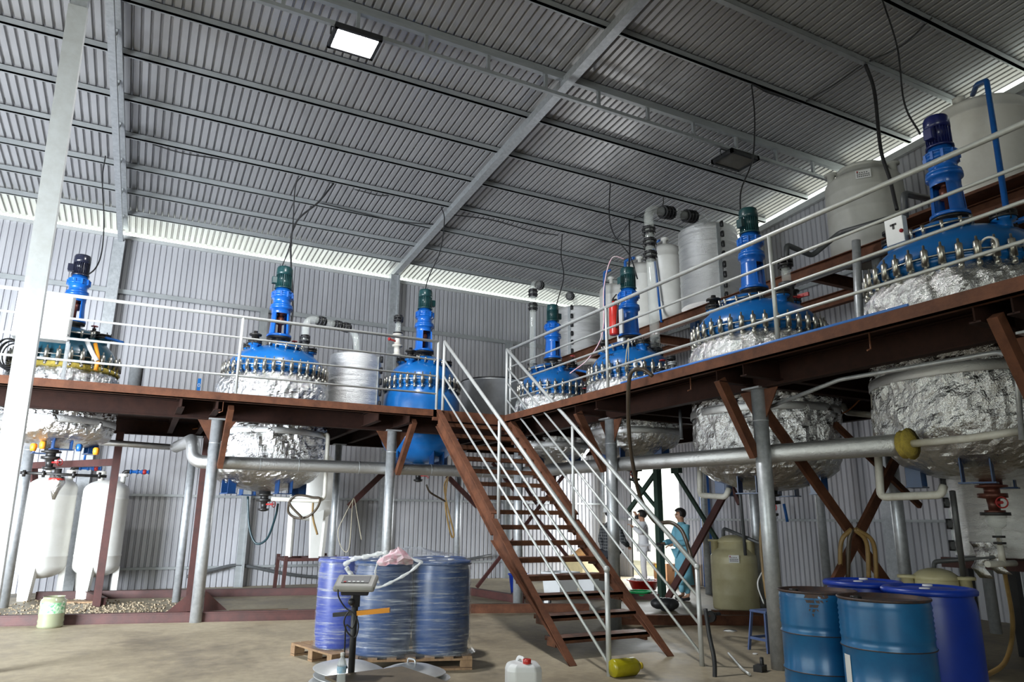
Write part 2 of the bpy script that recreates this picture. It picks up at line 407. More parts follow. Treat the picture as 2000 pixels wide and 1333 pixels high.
# purlins
PY = [16.85, 15.8, 14.72, 13.57, 12.38, 11.17, 9.95, 8.75, 7.5, 6.34, 5.3, 4.15, 3.0, 1.8, .6, -1, -3, -5]
for i, y in enumerate(PY):
    z = pb(y); mb = MB()
    mb.b2((XL, y-.025, z), (XW+.25, y+.025, z+.10))
    mb.b2((XL, y-.025, z), (XW+.25, y+.055, z+.006)); mb.b2((XL, y-.025, z+.094), (XW+.25, y+.055, z+.1))
    near = i < 12
    o = mb.build('roof_purlin', 'galvdark')
    tag(o, ('galvanised roof purlin, %s from the back wall eave' % ['closest', 'second', 'third', 'fourth', 'fifth', 'sixth', 'seventh', 'eighth', 'ninth', 'tenth', 'eleventh', 'twelfth'][i]) if near else 'galvanised roof purlin overhead behind the viewpoint', 'purlin', 'roof purlins')
    o['kind'] = 'structure'
# truss girder along X hung under the eighth purlin
t = thing('lattice_truss', 'two-chord galvanised lattice girder running across under the roof toward right wall', 'truss', (2, 8.75, pb(8.75)-.4)); t['kind'] = 'structure'
mb = MB(); zt = pb(8.75)-.36; mb.b2((XL, 8.72, zt), (XW, 8.78, zt+.06)); mb.build('bottom_chord', 'galvdark', t)
mb = MB(); mb.b2((XL, 8.71, pb(8.75)-.05), (XW, 8.79, pb(8.75))); mb.build('top_chord', 'galvdark', t)
x = -8.2
while x < XW:
    mb = MB(); mb.b2((x-.025, 8.725, zt+.05), (x+.025, 8.775, pb(8.75)-.03)); mb.build('web_strut', 'galvdark', t); x += 1.02
# main rafters
def sloped(mb, X, y0, y1, dz, w_, h):
    mb.bar((X, y0, pb(y0)+dz), (X, y1, pb(y1)+dz), w_, h)
mb = MB(); sloped(mb, 5.45, YF, YW+.3, -.07, .15, .14)
o = tag(mb.build('roof_rafter', 'galv'), 'deep galvanised box rafter sloping down to the middle of the back wall', 'rafter'); o['kind'] = 'structure'
t = thing('ladder_rafter', 'galvanised two-chord ladder rafter at left above the tall near post', 'rafter', (-1.1, 8, 7.5)); t['kind'] = 'structure'
XR = -1.08
mb = MB(); mb.bar((-1.28, YF, pb(YF)-.04), (-.93, YW, pb(YW)-.04), .10, .08); mb.build('top_chord', 'galv', t)
mb = MB(); mb.bar((-1.25, YF, pb(YF)-.42), (-.98, YW-.1, pb(YW)-.42), .10, .08); mb.build('bottom_chord', 'galv', t)
y = -4
k = 0
while y < YW-.3:
    xx = -1.26+(y+7)*.0118
    mb = MB(); mb.bar((xx, y, pb(y)-.40), (xx, y+.38*(1 if k % 2 else -1), pb(y)-.05), .04, .05, up=(1, 0, 0)); mb.build('web_strut', 'galvdark', t); y += .62; k += 1
# wall columns
def wall_column(x, w_, top, label, m='galv', d=.16, base=0):
    mb = MB(); mb.b2((x-w_/2, YW-.02-d, base), (x+w_/2, YW-.06, top)); mb.b2((x+w_/2-.02, YW-.02-d-.05, base), (x+w_/2+.03, YW-.06, top))
    o = tag(mb.build('wall_column', m), label, 'column', 'columns against the back wall'); o['kind'] = 'structure'
wall_column(-1.02, .2, 7.5, 'galvanised column on the back wall under the ladder rafter')
wall_column(2.2, .14, 6.32, 'dark galvanised column on the back wall behind the second reactor', 'galvdark')
wall_column(5.4, .2, 7.75, 'galvanised column on the back wall under the box rafter')
wall_column(8.8, .14, 6.32, 'dark galvanised column on the back wall behind the staircase', 'galvdark')
# right wall columns
for (py_, z1, lab, mm) in ((17.3, 7.8, 'dark column in the corner of the back and right walls', 'galvdark'), (13.35, 8.0, 'blue painted column on the right wall beside the doorway', 'pvcblue'), (8.6, 8.3, 'grey column on the right wall behind the stacked blue drums', 'galv'), (4.3, 8.5, 'column on the right wall beyond the nearest reactor', 'galv')):
    mb = MB(); mb.b2((XW-.2, py_-.1, 0), (XW-.06, py_+.1, pb(py_)-.2)); o = tag(mb.build('wall_column', mm), lab, 'column'); o['kind'] = 'structure'
# bare slanting brace pipes low on the back wall
mb = MB(); mb.tube(spline([at(365, 1127, Y=17.35), at(420, 1113, Y=17.35), at(470, 1105, Y=17.35), at(560, 1122, Y=17.35), at(640, 1128, Y=17.35), at(760, 1120, Y=17.3), at(960, 1085, Y=17.3)]), .035)
tag(mb.build('wall_conduit', 'pvcgrey'), 'grey conduit sagging along the foot of the back wall', 'pipe')
# tall near post
t = thing('steel_post', 'tall pale galvanised box post in the left foreground', 'post', (-1.2, 9, 0)); t['kind'] = 'structure'
mb = MB(); a_, b_ = at(2, 1000, Y=9), at(150, 40, Y=9); d_ = (b_-a_)/(b_.z-a_.z)
p0 = a_+d_*(0-a_.z); p1 = a_+d_*(7.45-a_.z); mb.bar(p0, p1, .20, .14, up=(0, 1, 0)); mb.build('post_shaft', 'galvlight', t)
mb = MB(); p2 = p1+Vector((.03, 0, .6)); mb.bar(p1, p2, .17, .12, up=(0, 1, 0)); mb.build('post_head', 'galv', t)
# hill of light outside: pale ground and a distant hedge beyond the eave and doorway
mb = MB(); mb.b2((XW+5, 5, 0), (XW+5.6, 30, 2.2)); tag(mb.build('garden_wall', 'white'), 'pale wall outside the bright doorway', 'wall')['kind'] = 'structure'
# lamps
def flood(name, label, c, s, lit):
    t = thing(name, label, 'lamp', c); c = Vector(c)
    mb = MB(); a, b = s, s*.78
    for q in (((-a, -b, -.02), (a, -b+.045, .05)), ((-a, b-.045, -.02), (a, b, .05)), ((-a, -b, -.02), (-a+.045, b, .05)), ((a-.045, -b, -.02), (a, b, .05)), ((-a, -b, .04), (a, b, .06))):
        mb.b2([u+v for u, v in zip(c, q[0])], [u+v for u, v in zip(c, q[1])])
    mb.build('housing', 'black', t)
    mb = MB(); mb.b2(c+Vector((-a+.04, -b+.04, 0)), c+Vector((a-.04, b-.04, .02))); mb.build('lens', 'lampglass' if lit else 'lampoff', t)
    mb = MB(); mb.tube(corner([c+Vector((-a-.01, 0, .03)), c+Vector((-a-.01, 0, .16)), c+Vector((a+.01, 0, .16)), c+Vector((a+.01, 0, .03))], .03), .012); mb.build('bracket', 'black', t)
    return t
flood('flood_lamp', 'lit white floodlight hanging from the lattice girder', (1.98, 8.78, 7.98), .33, True)
flood('flood_lamp', 'unlit square floodlight in a black frame under the lattice girder', (9.12, 8.78, 7.96), .34, False)
for nm, p, e in (('flood_lamp_light', (1.98, 8.78, 7.9), 330),):
    l_ = bpy.data.lights.new(nm, 'AREA'); l_.shape = 'RECTANGLE'; l_.size = .45; l_.size_y = .34; l_.energy = e; o = bpy.data.objects.new(nm, l_); COL.objects.link(o); o.location = p
# ================================================================== STEEL PLATFORM
DK = 3.24
REACT = [ # x, y, shell radius, flange z, bottom z
    (-1.25, 13.2, .78, 3.83, 2.50), (1.98, 13.2, .93, 3.98, 1.92), (4.78, 13.2, .76, 4.03, 2.50),
    (7.35, 12.45, .74, 4.02, 2.50), (7.35, 9.8, .76, 3.90, 2.45), (7.47, 7.02, .92, 3.98, 1.88), (7.48, 4.2, .93, 3.99, 1.90)]
plat = thing('steel_platform', 'rust-brown L-shaped steel mezzanine on galvanised posts carrying the reactors', 'platform', (5, 12, 0))
plat['kind'] = 'structure'
def deck_tiles(mb, rects, holes, z0=DK-.012, z1=DK):
    for r in rects: mb.b2((r[0], r[1], z0), (r[2], r[3], z1))
    for (cx, cy, r, x0, y0, x1, y1) in holes:
        n = 40
        for i in range(n):
            a, b = 2*PI*i/n, 2*PI*(i+1)/n
            def edge(t):
                dx, dy = math.cos(t), math.sin(t)
                k = min(((x1-cx) if dx > 0 else (cx-x0))/max(abs(dx), 1e-6), ((y1-cy) if dy > 0 else (cy-y0))/max(abs(dy), 1e-6))
                return (cx+dx*k, cy+dy*k)
            ia, ib = (cx+r*math.cos(a), cy+r*math.sin(a)), (cx+r*math.cos(b), cy+r*math.sin(b)); ea, eb = edge(a), edge(b)
            mb.add([(*q, z) for z in (z0, z1) for q in (ia, ea, eb, ib)], [(0, 1, 2, 3), (7, 6, 5, 4), (0, 3, 7, 4)])
mb = MB(); rects = []; holes = []
HL = 1.12
xs = -4.2
for (cx, cy, r, zf, zb) in REACT[:3]:
    rects.append((xs, 11.05, cx-HL, 14.9)); rects.append((cx-HL, 11.05, cx+HL, cy-HL)); rects.append((cx-HL, cy+HL, cx+HL, 14.9))
    holes.append((cx, cy, r+.03, cx-HL, cy-HL, cx+HL, cy+HL)); xs = cx+HL
rects.append((xs, 11.05, 6.1, 14.9)); rects.append((6.1, 13.6, 9.4, 14.9))
ys = 13.6
for (cx, cy, r, zf, zb) in REACT[3:]:
    rects.append((5.57, cy+HL, 9.4, ys) if ys < 13.5 else (6.1, cy+HL, 9.4, ys)); rects.append((5.57, cy-HL, cx-HL, min(cy+HL, 13.5)) if ys < 13.5 else (6.1, cy-HL, cx-HL, cy+HL)); rects.append((cx+HL, cy-HL, 9.4, cy+HL))
    holes.append((cx, cy, r+.03, cx-HL, cy-HL, cx+HL, cy+HL)); ys = cy-HL
rects.append((5.57, 11.05, 6.1, 11.33)); rects.append((5.57, -1.5, 9.4, ys))
deck_tiles(mb, [r for r in rects if r[2] > r[0] and r[3] > r[1]], holes); mb.build('deck_plate', 'rustshade', plat)
# edge channels
mb = MB(); mb.b2((-4.2, 11.0, DK-.115), (4.26, 11.05, DK+.005)); mb.b2((-4.2, 11.0, DK-.115), (4.26, 11.1, DK-.105)); mb.build('edge_channel', 'rust', plat)
mb = MB(); mb.b2((5.52, -1.5, DK-.115), (5.57, 11.0, DK+.005)); mb.b2((5.52, -1.5, DK-.115), (5.62, 11, DK-.105)); mb.build('edge_channel', 'rust', plat)
mb = MB(); mb.b2((4.2, 11.0, DK-.17), (5.62, 11.06, DK+.004)); mb.build('edge_channel', 'rust', plat)
def ibeam(mb, p, q, h=.22, w_=.12, t_=.014):
    p, q = Vector(p), Vector(q); z = Vector((0, 0, 1))
    mb.bar(p+z*h/2, q+z*h/2, w_, t_); mb.bar(p-z*h/2, q-z*h/2, w_, t_); mb.bar(p, q, t_, h)
def beam(p, q, h=.22, w_=.12, m='rustshade', name='beam'):
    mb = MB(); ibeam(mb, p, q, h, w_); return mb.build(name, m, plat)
zb_ = DK-.135
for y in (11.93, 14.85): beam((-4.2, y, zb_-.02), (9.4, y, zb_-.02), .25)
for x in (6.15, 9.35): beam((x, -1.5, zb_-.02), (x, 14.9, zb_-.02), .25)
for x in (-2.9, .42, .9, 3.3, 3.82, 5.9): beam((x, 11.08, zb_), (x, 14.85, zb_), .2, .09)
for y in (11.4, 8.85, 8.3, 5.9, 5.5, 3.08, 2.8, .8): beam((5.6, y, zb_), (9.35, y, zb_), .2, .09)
# galvanised posts
def post(x, y, r=.085, top=DK-.29, z0=.0, m='galv'):
    mb = MB(); mb.cyl((x, y, z0), (x, y, top), r, 20); mb.lathe([(r*1.03, 0), (r*1.03, .015)], (x, y, top-.36), 20)
    mb.box((x, y, top+.01), (.26, .26, .02)); return mb.build('post', m, plat)
for x in (-4.0, .985, 3.81): post(x, 11.93)
for y in (11.75, 8.8, 5.85, 2.9): post(6.19 if y > 6.5 else 6.17, y, .085 if y > 4 else .10)
for x in (-2.6, .86, 3.6, 6.3): post(x, 14.8, .07)
for y in (9.1, 6.5, 3.2): post(9.3, y, .08)
post(-1.75, 15.0, .085)
# knee braces under the overhang
def bar_part(p, q, w_=.09, h=.09, name='brace', m='rust', up=(0, 0, 1)):
    mb = MB(); mb.bar(p, q, w_, h, up=up); return mb.build(name, m, plat)
for x in (-4.0, .985, 3.81): bar_part((x+.1, 11.85, 2.24), (x+.1, 11.1, 3.05), .08, .11)
for y in (8.8, 5.85, 2.9): bar_part((6.1, y+.05, 2.2), (5.64, y+.05, 3.03), .08, .11)
# gussets
for (x, y, dx, dy) in ((.985, 11.93, 1, 0), (3.81, 11.93, 1, 0), (6.19, 8.8, 0, 1), (6.17, 5.85, 0, 1), (6.17, 2.9, 0, 1)):
    mb = MB(); o_ = Vector((dy*.006, dx*.006, 0))
    mb.prism([Vector((x, y, 2.95))+Vector((-dx, -dy, 0))*.28, Vector((x, y, 2.95))+Vector((dx, dy, 0))*.28, Vector((x, y, 2.62))+Vector((dx, dy, 0))*.08, Vector((x, y, 2.62))+Vector((-dx, -dy, 0))*.08], o_*2)
    mb.build('gusset', 'rust', plat)
# diagonal braces seen behind, each between two points on the plane it stands in
for (a, b, kw, w_, m) in (((1631, 829), (1797, 989), dict(Y=6.05), .07, 'rust'),
                       ((1316, 918), (1418, 1084), dict(X=9.25), .07, 'darkgreenbeam'), ((1418, 960), (1304, 1170), dict(X=9.2), .13, 'primer'), ((1292, 908), (1228, 998), dict(X=9.3), .09, 'darkgreenbeam'), ((1239, 940), (1287, 998), dict(X=9.35), .06, 'darkgreenbeam'),
                       ((962, 905), (1112, 1093), dict(Y=14.7), .07, 'primer'), ((1120, 905), (931, 1148), dict(Y=14.75), .07, 'primer'), ((873, 930), (932, 990), dict(Y=14.6), .1, 'primer'), ((748, 925), (681, 990), dict(Y=14.6), .11, 'primer'), ((1009, 925), (1048, 985), dict(Y=14.9), .06, 'primer'),
                       ((1445, 985), (1405, 900), dict(X=9.0), .08, 'primer')):
    p, q = at(*a, **kw), at(*b, **kw); up = (1, 0, 0) if 'X' in kw else (0, 1, 0)
    mb = MB(); mb.bar(p, q, w_, .05, up=up); mb.build('brace', m, plat)
for p, q in (((6.2, 5.93, 2.88), (8.8, 5.93, .05)), ((9.1, 5.86, 2.94), (6.42, 5.86, .06))):
    mb = MB(); mb.bar(p, q, .12, .05, up=(0, 1, 0)); mb.build('brace', 'rust', plat)
mb = MB(); p = at(1293, 1160, X=9.3); mb.b2((9.24, p.y-.06, .05), (9.36, p.y+.06, DK-.2)); mb.build('post', 'darkgreenbeam', plat)
mb = MB(); p = at(1321, 915, X=9.25); mb.box(p, (.1, .22, .2)); mb.build('bracket', 'darkgreenbeam', plat)
# primer-red verticals and the base grid of beams on the floor
for (fx, fy, w_, top) in ((188, 1183, .12, 2.95), (4, 1166, .12, 2.45), (368, 1177, .10, 2.95)):
    p = at(fx, fy, Z=.02); mb = MB(); mb.b2((p.x-w_/2, p.y-w_/2, .0), (p.x+w_/2, p.y+w_/2, top)); mb.build('upright', 'primer', plat)
pa, pb_ = at(188, 1183, Z=.02), at(4, 1166, Z=.02)
mb = MB(); mb.bar((pb_.x, pb_.y, 2.42), (pa.x, pa.y, 2.42), .1, .12); mb.build('cross_beam', 'primer', plat)
mb = MB(); mb.bar((pb_.x+.25, pb_.y-.2, 1.95), (pb_.x+.16, pb_.y-.1, 2.45), .12, .06); mb.build('bracket', 'primer', plat)
def base(a, b, h=.13, w_=.12, m='primer'):
    p, q = at(*a, Z=.0), at(*b, Z=.0); mb = MB(); ibeam(mb, p+Vector((0, 0, h/2)), q+Vector((0, 0, h/2)), h, w_); mb.bar(p+Vector((0, 0, h/2)), q+Vector((0, 0, h/2)), w_*.7, h*.96); mb.build('base_beam', m, plat)
base((-30, 1224), (620, 1210)); base((70, 1172), (640, 1162)); base((905, 1198), (1150, 1196), m='rust'); base((905, 1160), (1020, 1180), m='primer')
base((200, 1185), (150, 1160)); base((372, 1215), (372, 1165)); base((1180, 1220), (1500, 1222), m='rust'); base((1390, 1210), (1700, 1222), m='rust'); base((1000, 1170), (1290, 1172), .1)
for x_ in (300, 455):
    p = at(382, 1213, Z=0); s_ = -1 if x_ < 382 else 1
    mb = MB(); mb.prism([p+Vector((s_*.09, -.02, .13)), p+Vector((s_*.42, -.02, .13)), p+Vector((s_*.09, -.02, .42))], (0, .012, 0)); mb.build('gusset', 'primer', plat)
# small hanging hooks under the edge
for (x, y) in ((1350, 800), (435, 812), (1700, 705)):
    p = at(x, y-30, X=5.6) if x > 900 else at(x, y-12, Y=11.08)
    mb = MB(); mb.tube([(p.x, p.y, DK-.1), (p.x, p.y, DK-.26), (p.x-.05, p.y, DK-.28)], .008, 6); mb.build('hook', 'rusttread', plat)

# ================================================================== RAILINGS
RZ = (DK+1.18, DK+.86, DK+.58, DK+.28)
def railing(name, label, p, q, posts, off=(0, 0)):
    t = thing(name, label, 'railing', (Vector(p)+Vector(q))/2)
    for i, z in enumerate(RZ):
        mb = MB(); mb.cyl((p[0], p[1], z), (q[0], q[1], z), .025 if i == 0 else .016, 12); mb.build('rail', 'galvlight', t)
    for (x, y) in posts:
        mb = MB(); mb.cyl((x, y, DK), (x, y, RZ[0]), .023, 12); mb.lathe([(.045, 0), (.045, .01)], (x, y, DK), 12); mb.build('railing_post', 'galvlight', t)
    return t
railing('railing', 'pale four-bar pipe railing along the left walkway edge', (-4.1, 11.06, DK), (4.27, 11.06, DK), [(-2.0, 11.06), (1.12, 11.06), (4.27, 11.06)])
railing('railing', 'grey four-bar pipe railing along the right walkway edge', (5.6, 11.0, DK), (5.6, -1.2, DK), [(5.6, 10.95), (5.6, 8.0), (5.6, 5.0), (5.6, 1.95)])

# ================================================================== STAIRCASE
st = thing('staircase', 'rust-brown open steel staircase with pale pipe handrails', 'staircase', (4.93, 9, 0))
A0 = Vector((0, 11.02, 3.22)); A1 = Vector((0, 6.86, -.02)); dS = A1-A0
def on_line(y): return A0.z+(y-A0.y)*dS.z/dS.y
for X, s_ in ((4.30, -1), (5.60, 1)):
    k = .28; mb = MB()
    def seg(ya, yb, o):
        P = [(X-.008, ya, on_line(ya)+o), (X-.008, yb, max(on_line(yb)+o, 0)), (X-.008, yb, max(on_line(yb)+o-k, 0)), (X-.008, ya, on_line(ya)+o-k)]
        mb.prism(P, (.016, 0, 0))
        for oo in (0, -k):
            mb.bar((X-s_*.0, ya, on_line(ya)+o+oo), (X-s_*.0, yb, max(on_line(yb)+o+oo, 0.0)), .09, .012)
    seg(11.02, 8.86, 0.03); seg(8.86, 6.9, -.04)
    mb.build('stringer', 'rust', st)
for i in range(1, 16):
    z = .02+.2*i; y = A0.y+(z+.07-A0.z)*dS.y/dS.z+.02
    mb = MB(); mb.b2((4.31, y-.02, z-.03), (5.59, y+.24, z)); mb.b2((4.31, y-.02, z-.06), (5.59, y-.012, z)); mb.b2((4.31, y+.232, z-.05), (5.59, y+.24, z))
    for X in (4.33, 5.57): mb.b2((X-.015, y+.02, z-.10), (X+.015, y+.2, z-.03))
    mb.build('tread', 'rusttread', st)
for X in (4.36, 5.55):
    pts = {}
    for i, dz in enumerate((1.18, .86, .58, .28)):
        a = Vector((X, 11.0, DK+dz)); yb = 6.33; b = Vector((X, yb, DK+dz+(yb-11.0)*(3.45/4.7)*.995))
        mb = MB(); mb.cyl(a, b, .027 if i == 0 else .016, 12)
        if i == 0: mb.ball(b, .034, 12, 8)
        mb.build('handrail' if i == 0 else 'rail', 'galvlight', st)
    mb = MB(); mb.cyl((X, 6.33, 0), (X, 6.33, .98), .026, 12); mb.build('newel_post', 'galvlight', st)
    mb = MB(); mb.cyl((X, 8.85, 1.5), (X, 8.85, 2.82), .023, 12); mb.build('newel_post', 'galvlight', st)
    mb = MB(); mb.cyl((X, 11.0, DK), (X, 11.0, DK+1.18), .025, 12); mb.build('newel_post', 'galvlight', st)
# ================================================================== REACTORS
from mathutils import noise as _mn
mnoise = _mn.noise
def clamp_mesh():
    mb = MB()
    mb.lathe([(.018, -.12), (.025, -.11), (.025, -.075), (.014, -.075), (.014, -.055), (.031, -.055), (.031, .085), (.024, .095), (.011, .10), (.010, .135), (.005, .14)], (0, 0, 0), 10)
    mb.box((-.035, 0, .0), (.03, .02, .12)); return mb
def reactor(cx, cy, R, zf, zb, label, blue, motor, foil, yaw=0, drive=1.0, twist=0, nclamp=34, wool=False, sm=1.0, chip=False, hand=None, nozz=None, extra=None, bbx=.52):
    t = thing('reactor', label, 'reactor', (cx, cy, zb))
    c = Vector((cx, cy, 0)); Rl = R*.93
    n = 72
    # vessel shell
    H_ = zf-zb; bb = min(bbx, H_*.42)
    prof = []
    for i in range(13):
        a = PI/2*i/12; prof.append((max(R*.985*math.sin(a), .001), zb+bb-bb*math.cos(a)))
    prof += [(R*.985, zf-.42), (R*.98, zf-.33), (R*.955, zf-.22), (Rl*.97, zf-.12), (Rl*.93, zf-.06), (Rl, zf-.04), (Rl, zf)]
    mb = MB(); mb.lathe(prof, c, n, caps=False); mb.build('vessel', blue, t)
    if foil:
        z0, z1 = foil; mb = MB(); fp = []
        for (r_, z_) in prof:
            if z0 <= z_ <= z1: fp.append((r_, z_))
        full = []
        for (a, b) in zip(fp, fp[1:]):
            k = max(1, int(math.hypot(a[0]-b[0], a[1]-b[1])/.034))
            full += [(a[0]+(b[0]-a[0])*j/k, a[1]+(b[1]-a[1])*j/k) for j in range(k)]
        full.append(fp[-1]); N = 150; vs = []; rnd = random.Random(int(cx*100+cy*7)); off = Vector((cx*3, cy*5, 0))
        K = [(rnd.uniform(3, 9), rnd.uniform(-14, 14), rnd.uniform(0, 6.3), rnd.uniform(.004, .011)) for _ in range(9)]
        for kz, (r_, z_) in enumerate(full):
            ed = min(1, kz/2, (len(full)-1-kz)/2)
            for i in range(N):
                a = 2*PI*i/N
                q = Vector((r_*math.cos(a), r_*math.sin(a), z_*.55)); d = .075*abs(mnoise(q*3.1+off))+.045*abs(mnoise(q*8+off))+.022*mnoise(q*19)+rnd.uniform(-.003, .003)
                rr = max(r_+(.012+d)*(.4+.6*ed), .01); vs.append((cx+rr*math.cos(a), cy+rr*math.sin(a), z_))
        m_ = len(full); fs = [(k*N+i, k*N+(i+1) % N, (k+1)*N+(i+1) % N, (k+1)*N+i) for k in range(m_-1) for i in range(N)]
        mb.add(vs, fs, False); mb.build('foil_jacket', 'foil', t)
        # tape bands
        mb = MB(); zz = DK-.3-.0; mb.lathe([(R+.045, zz-.10), (R+.052, zz-.09), (R+.052, zz-.02), (R+.045, zz)], c, 60, caps=False); mb.build('foil_band', 'foilsmooth', t)
    if wool:
        mb = MB(); mb.torus((cx, cy, zf-.12), Rl+.0, .05, 60, 8); mb.build('wool_edge', 'yellowwool', t)
    # lid
    lid = [(Rl, zf), (Rl, zf+.045), (Rl*.96, zf+.055), (Rl*.955, zf+.11), (Rl*.93, zf+.18), (Rl*.87, zf+.26), (Rl*.76, zf+.345), (Rl*.62, zf+.42), (Rl*.48, zf+.465), (Rl*.38, zf+.49), (Rl*.30, zf+.50), (.05, zf+.505)]
    mb = MB(); mb.lathe(lid, c, n); mb.build('lid', ('bluechip' if chip else blue), t)
    mb = MB(); mb.torus((cx, cy, zf+.03), Rl+.035, .008, 72, 6); mb.build('clamp_ring_rod', 'chrome', t)
    # clamps
    proto = None
    for i in range(nclamp):
        a = 2*PI*i/nclamp+.05
        if proto is None:
            o = clamp_mesh().build('clamp', 'chrome', None, origin=(0, 0, 0)); proto = o
        else: o = proto.copy(); COL.objects.link(o)
        o.parent = t; o.location = Vector((math.cos(a)*(Rl+.03), math.sin(a)*(Rl+.03), zf+.0-zb)); o.rotation_euler = (0, 0, a); o.scale = (1.15, 1.15, 1.15); ORG[o.name] = ORG[t.name]
    ca = lambda ang, r_, z_: Vector((cx+r_*math.cos(ang+yaw), cy+r_*math.sin(ang+yaw), z_))
    # drive
    dr = .2*drive; z0 = zf+.49; top = zf+.70
    mb = MB(); mb.lathe([(dr*1.2, z0), (dr*1.2, z0+.05), (dr*.8, z0+.06), (dr*.75, top-.03), (dr*1.15, top-.03), (dr*1.15, top)], c, 32); mb.build('drive_seat', 'blackmetal', t)
    fz = top; fh = .60*drive
    mb = MB()
    mb.lathe([(dr*1.18, 0), (dr*1.18, .04), (dr*1.0, .05)], (cx, cy, fz), 36)
    for h in (0, PI):
        for (a0, a1) in ((twist+h-.85, twist+h+.85),):
            mb.lathe([(dr*1.0, .03), (dr*.9, fh*.5), (dr*.86, fh-.03)], (cx, cy, fz), 12, a0=a0, a1=a1, caps=False)
            mb.lathe([(dr*.86, fh-.03), (dr*.76, fh*.5), (dr*.86, .03)], (cx, cy, fz), 12, a0=a0, a1=a1, caps=False)
            for aa in (a0, a1):
                for j in range(1):
                    mb.prism([(cx+dr*q*math.cos(aa), cy+dr*q*math.sin(aa), z_) for q, z_ in ((.84, fz+.03), (1.03, fz+.03), (.89, fz+fh-.03), (.74, fz+fh-.03))], (.008*math.cos(aa+PI/2), .008*math.sin(aa+PI/2), 0))
    mb.lathe([(dr*.9, fh-.12), (dr*.92, fh-.03), (dr*1.1, fh-.03), (dr*1.1, fh+.02), (dr*.4, fh+.02)], (cx, cy, fz), 36, caps=False)
    mb.build('drive_frame', 'bluegear', t)
    mb = MB(); mb.lathe([(.035, z0), (.035, fz+fh*.45), (.07, fz+fh*.46), (.07, fz+fh*.7), (.05, fz+fh*.7), (.05, fz+fh*.8), (.11, fz+fh*.8), (.11, fz+fh*.97)], c, 20); mb.build('shaft_coupling', 'copper', t)
    gz = fz+fh; gh = .38*drive
    g = [(dr*1.06, 0), (dr*1.06, .03), (dr*.86, .04), (dr*.84, gh*.38), (dr*1.0, gh*.42), (dr*1.0, gh*.5), (dr*1.03, gh*.5), (dr*1.03, gh*.62), (dr*.98, gh*.62), (dr*.98, gh*.74), (dr*1.03, gh*.74), (dr*1.03, gh*.8), (dr*.8, gh*.86), (dr*.72, gh)]
    mb = MB(); mb.lathe(g, (cx, cy, gz+.02), 40)
    for i in range(10):
        a = 2*PI*i/10; mb.box((cx+dr*1.0*math.cos(a), cy+dr*1.0*math.sin(a), gz+.02+gh*.62), (.03, .03, gh*.3))
    gb = mb.build('gearbox', 'bluegear', t)
    mz = gz+.02+gh; mr = dr*.74; mh = .30*drive
    mb = MB(); mb.lathe([(mr*1.15, 0), (mr*1.15, .025), (mr*.94, .03), (mr*.94, mh-.02), (mr*.98, mh-.02)], (cx, cy, mz), 28)
    for i in range(26):
        a = 2*PI*i/26; Rm = Matrix.Rotation(a, 3, 'Z'); mb.box(Vector((cx, cy, mz+.03+mh*.45))+Rm @ Vector((mr*.97, 0, 0)), (mr*.16, .008, mh*.86), Rm)
    mo = mb.build('motor', motor, t)
    mb = MB(); mb.lathe([(mr*1.06, mh-.02), (mr*1.08, mh+.03), (mr*1.06, mh+.12*drive), (mr*.96, mh+.155*drive), (mr*.7, mh+.17*drive), (.01, mh+.175*drive)], (cx, cy, mz), 28); mb.build('fan_cover', motor, mo)
    ta = yaw+(PI if hand is None else hand); p = Vector((cx+mr*1.2*math.cos(ta), cy+mr*1.2*math.sin(ta), mz+mh*.55)); mb = MB(); mb.box(p, (.10, .10, .13), Matrix.Rotation(ta, 3, 'Z')); mb.build('terminal_box', motor, mo, bevel=.01)
    # manhole with its own ring of clamps, facing the walkway
    fa = math.atan2(-cy*.0-1 if cy > 12.9 else -.25, 0 if cy > 12.9 else -1)-(.0)
    fa = (-PI/2+.2) if cy > 12.9 else (PI+.25)
    mc = Vector((cx+.44*Rl*math.cos(fa), cy+.44*Rl*math.sin(fa), zf+.50)); ax = Vector((math.cos(fa)*.28, math.sin(fa)*.28, 1)).normalized()
    mb = MB(); mb.lathe([(.24, -.09), (.24, 0), (.275, 0), (.275, .02), (.22, .035), (.1, .06), (.01, .065)], mc, 36, ax); mh_ = mb.build('manhole', blue, t)
    mb = MB(); mb.torus(mc+ax*.0, .285, .013, 36, 6, ax); mb.build('gasket_ring', 'chrome', mh_)
    Q = ax.to_track_quat('Z', 'Y').to_matrix()
    for i in range(10):
        mb = MB(); a = 2*PI*i/10; q = mc+Q @ Vector((.285*math.cos(a), .285*math.sin(a), 0)); mb.cyl(q-ax*.07, q+ax*.04, .018, 8); mb.build('manhole_bolt', 'chrome', mh_)
    # nozzles
    for (ang, rr, nr, kind) in (nozz or ((fa+1.15, .66, .07, 0), (fa-1.1, .66, .07, 1), (fa+2.2, .6, .06, 2), (fa-2.2, .6, .06, 0))):
        zz = zf+.5-.42*(rr**3.0)*1.1; q = Vector((cx+rr*Rl*math.cos(ang), cy+rr*Rl*math.sin(ang), zz-.1)); a_ = Vector((0, 0, 1))
        mb = MB(); mb.lathe([(nr*1.1, -.08), (nr, .05), (nr, .16), (nr*1.6, .17), (nr*1.6, .19)], q, 20, a_); nz = mb.build('nozzle', blue, t)
        mb = MB(); mb.lathe([(nr*1.75, .19), (nr*1.75, .215), (nr*1.3, .22), (nr*1.3, .235), (nr*1.75, .24), (nr*1.75, .26)], q, 20, a_)
        for i in range(6):
            a = 2*PI*i/6; mb.cyl(q+Vector((nr*1.55*math.cos(a), nr*1.55*math.sin(a), .16)), q+Vector((nr*1.55*math.cos(a), nr*1.55*math.sin(a), .29)), .008, 6)
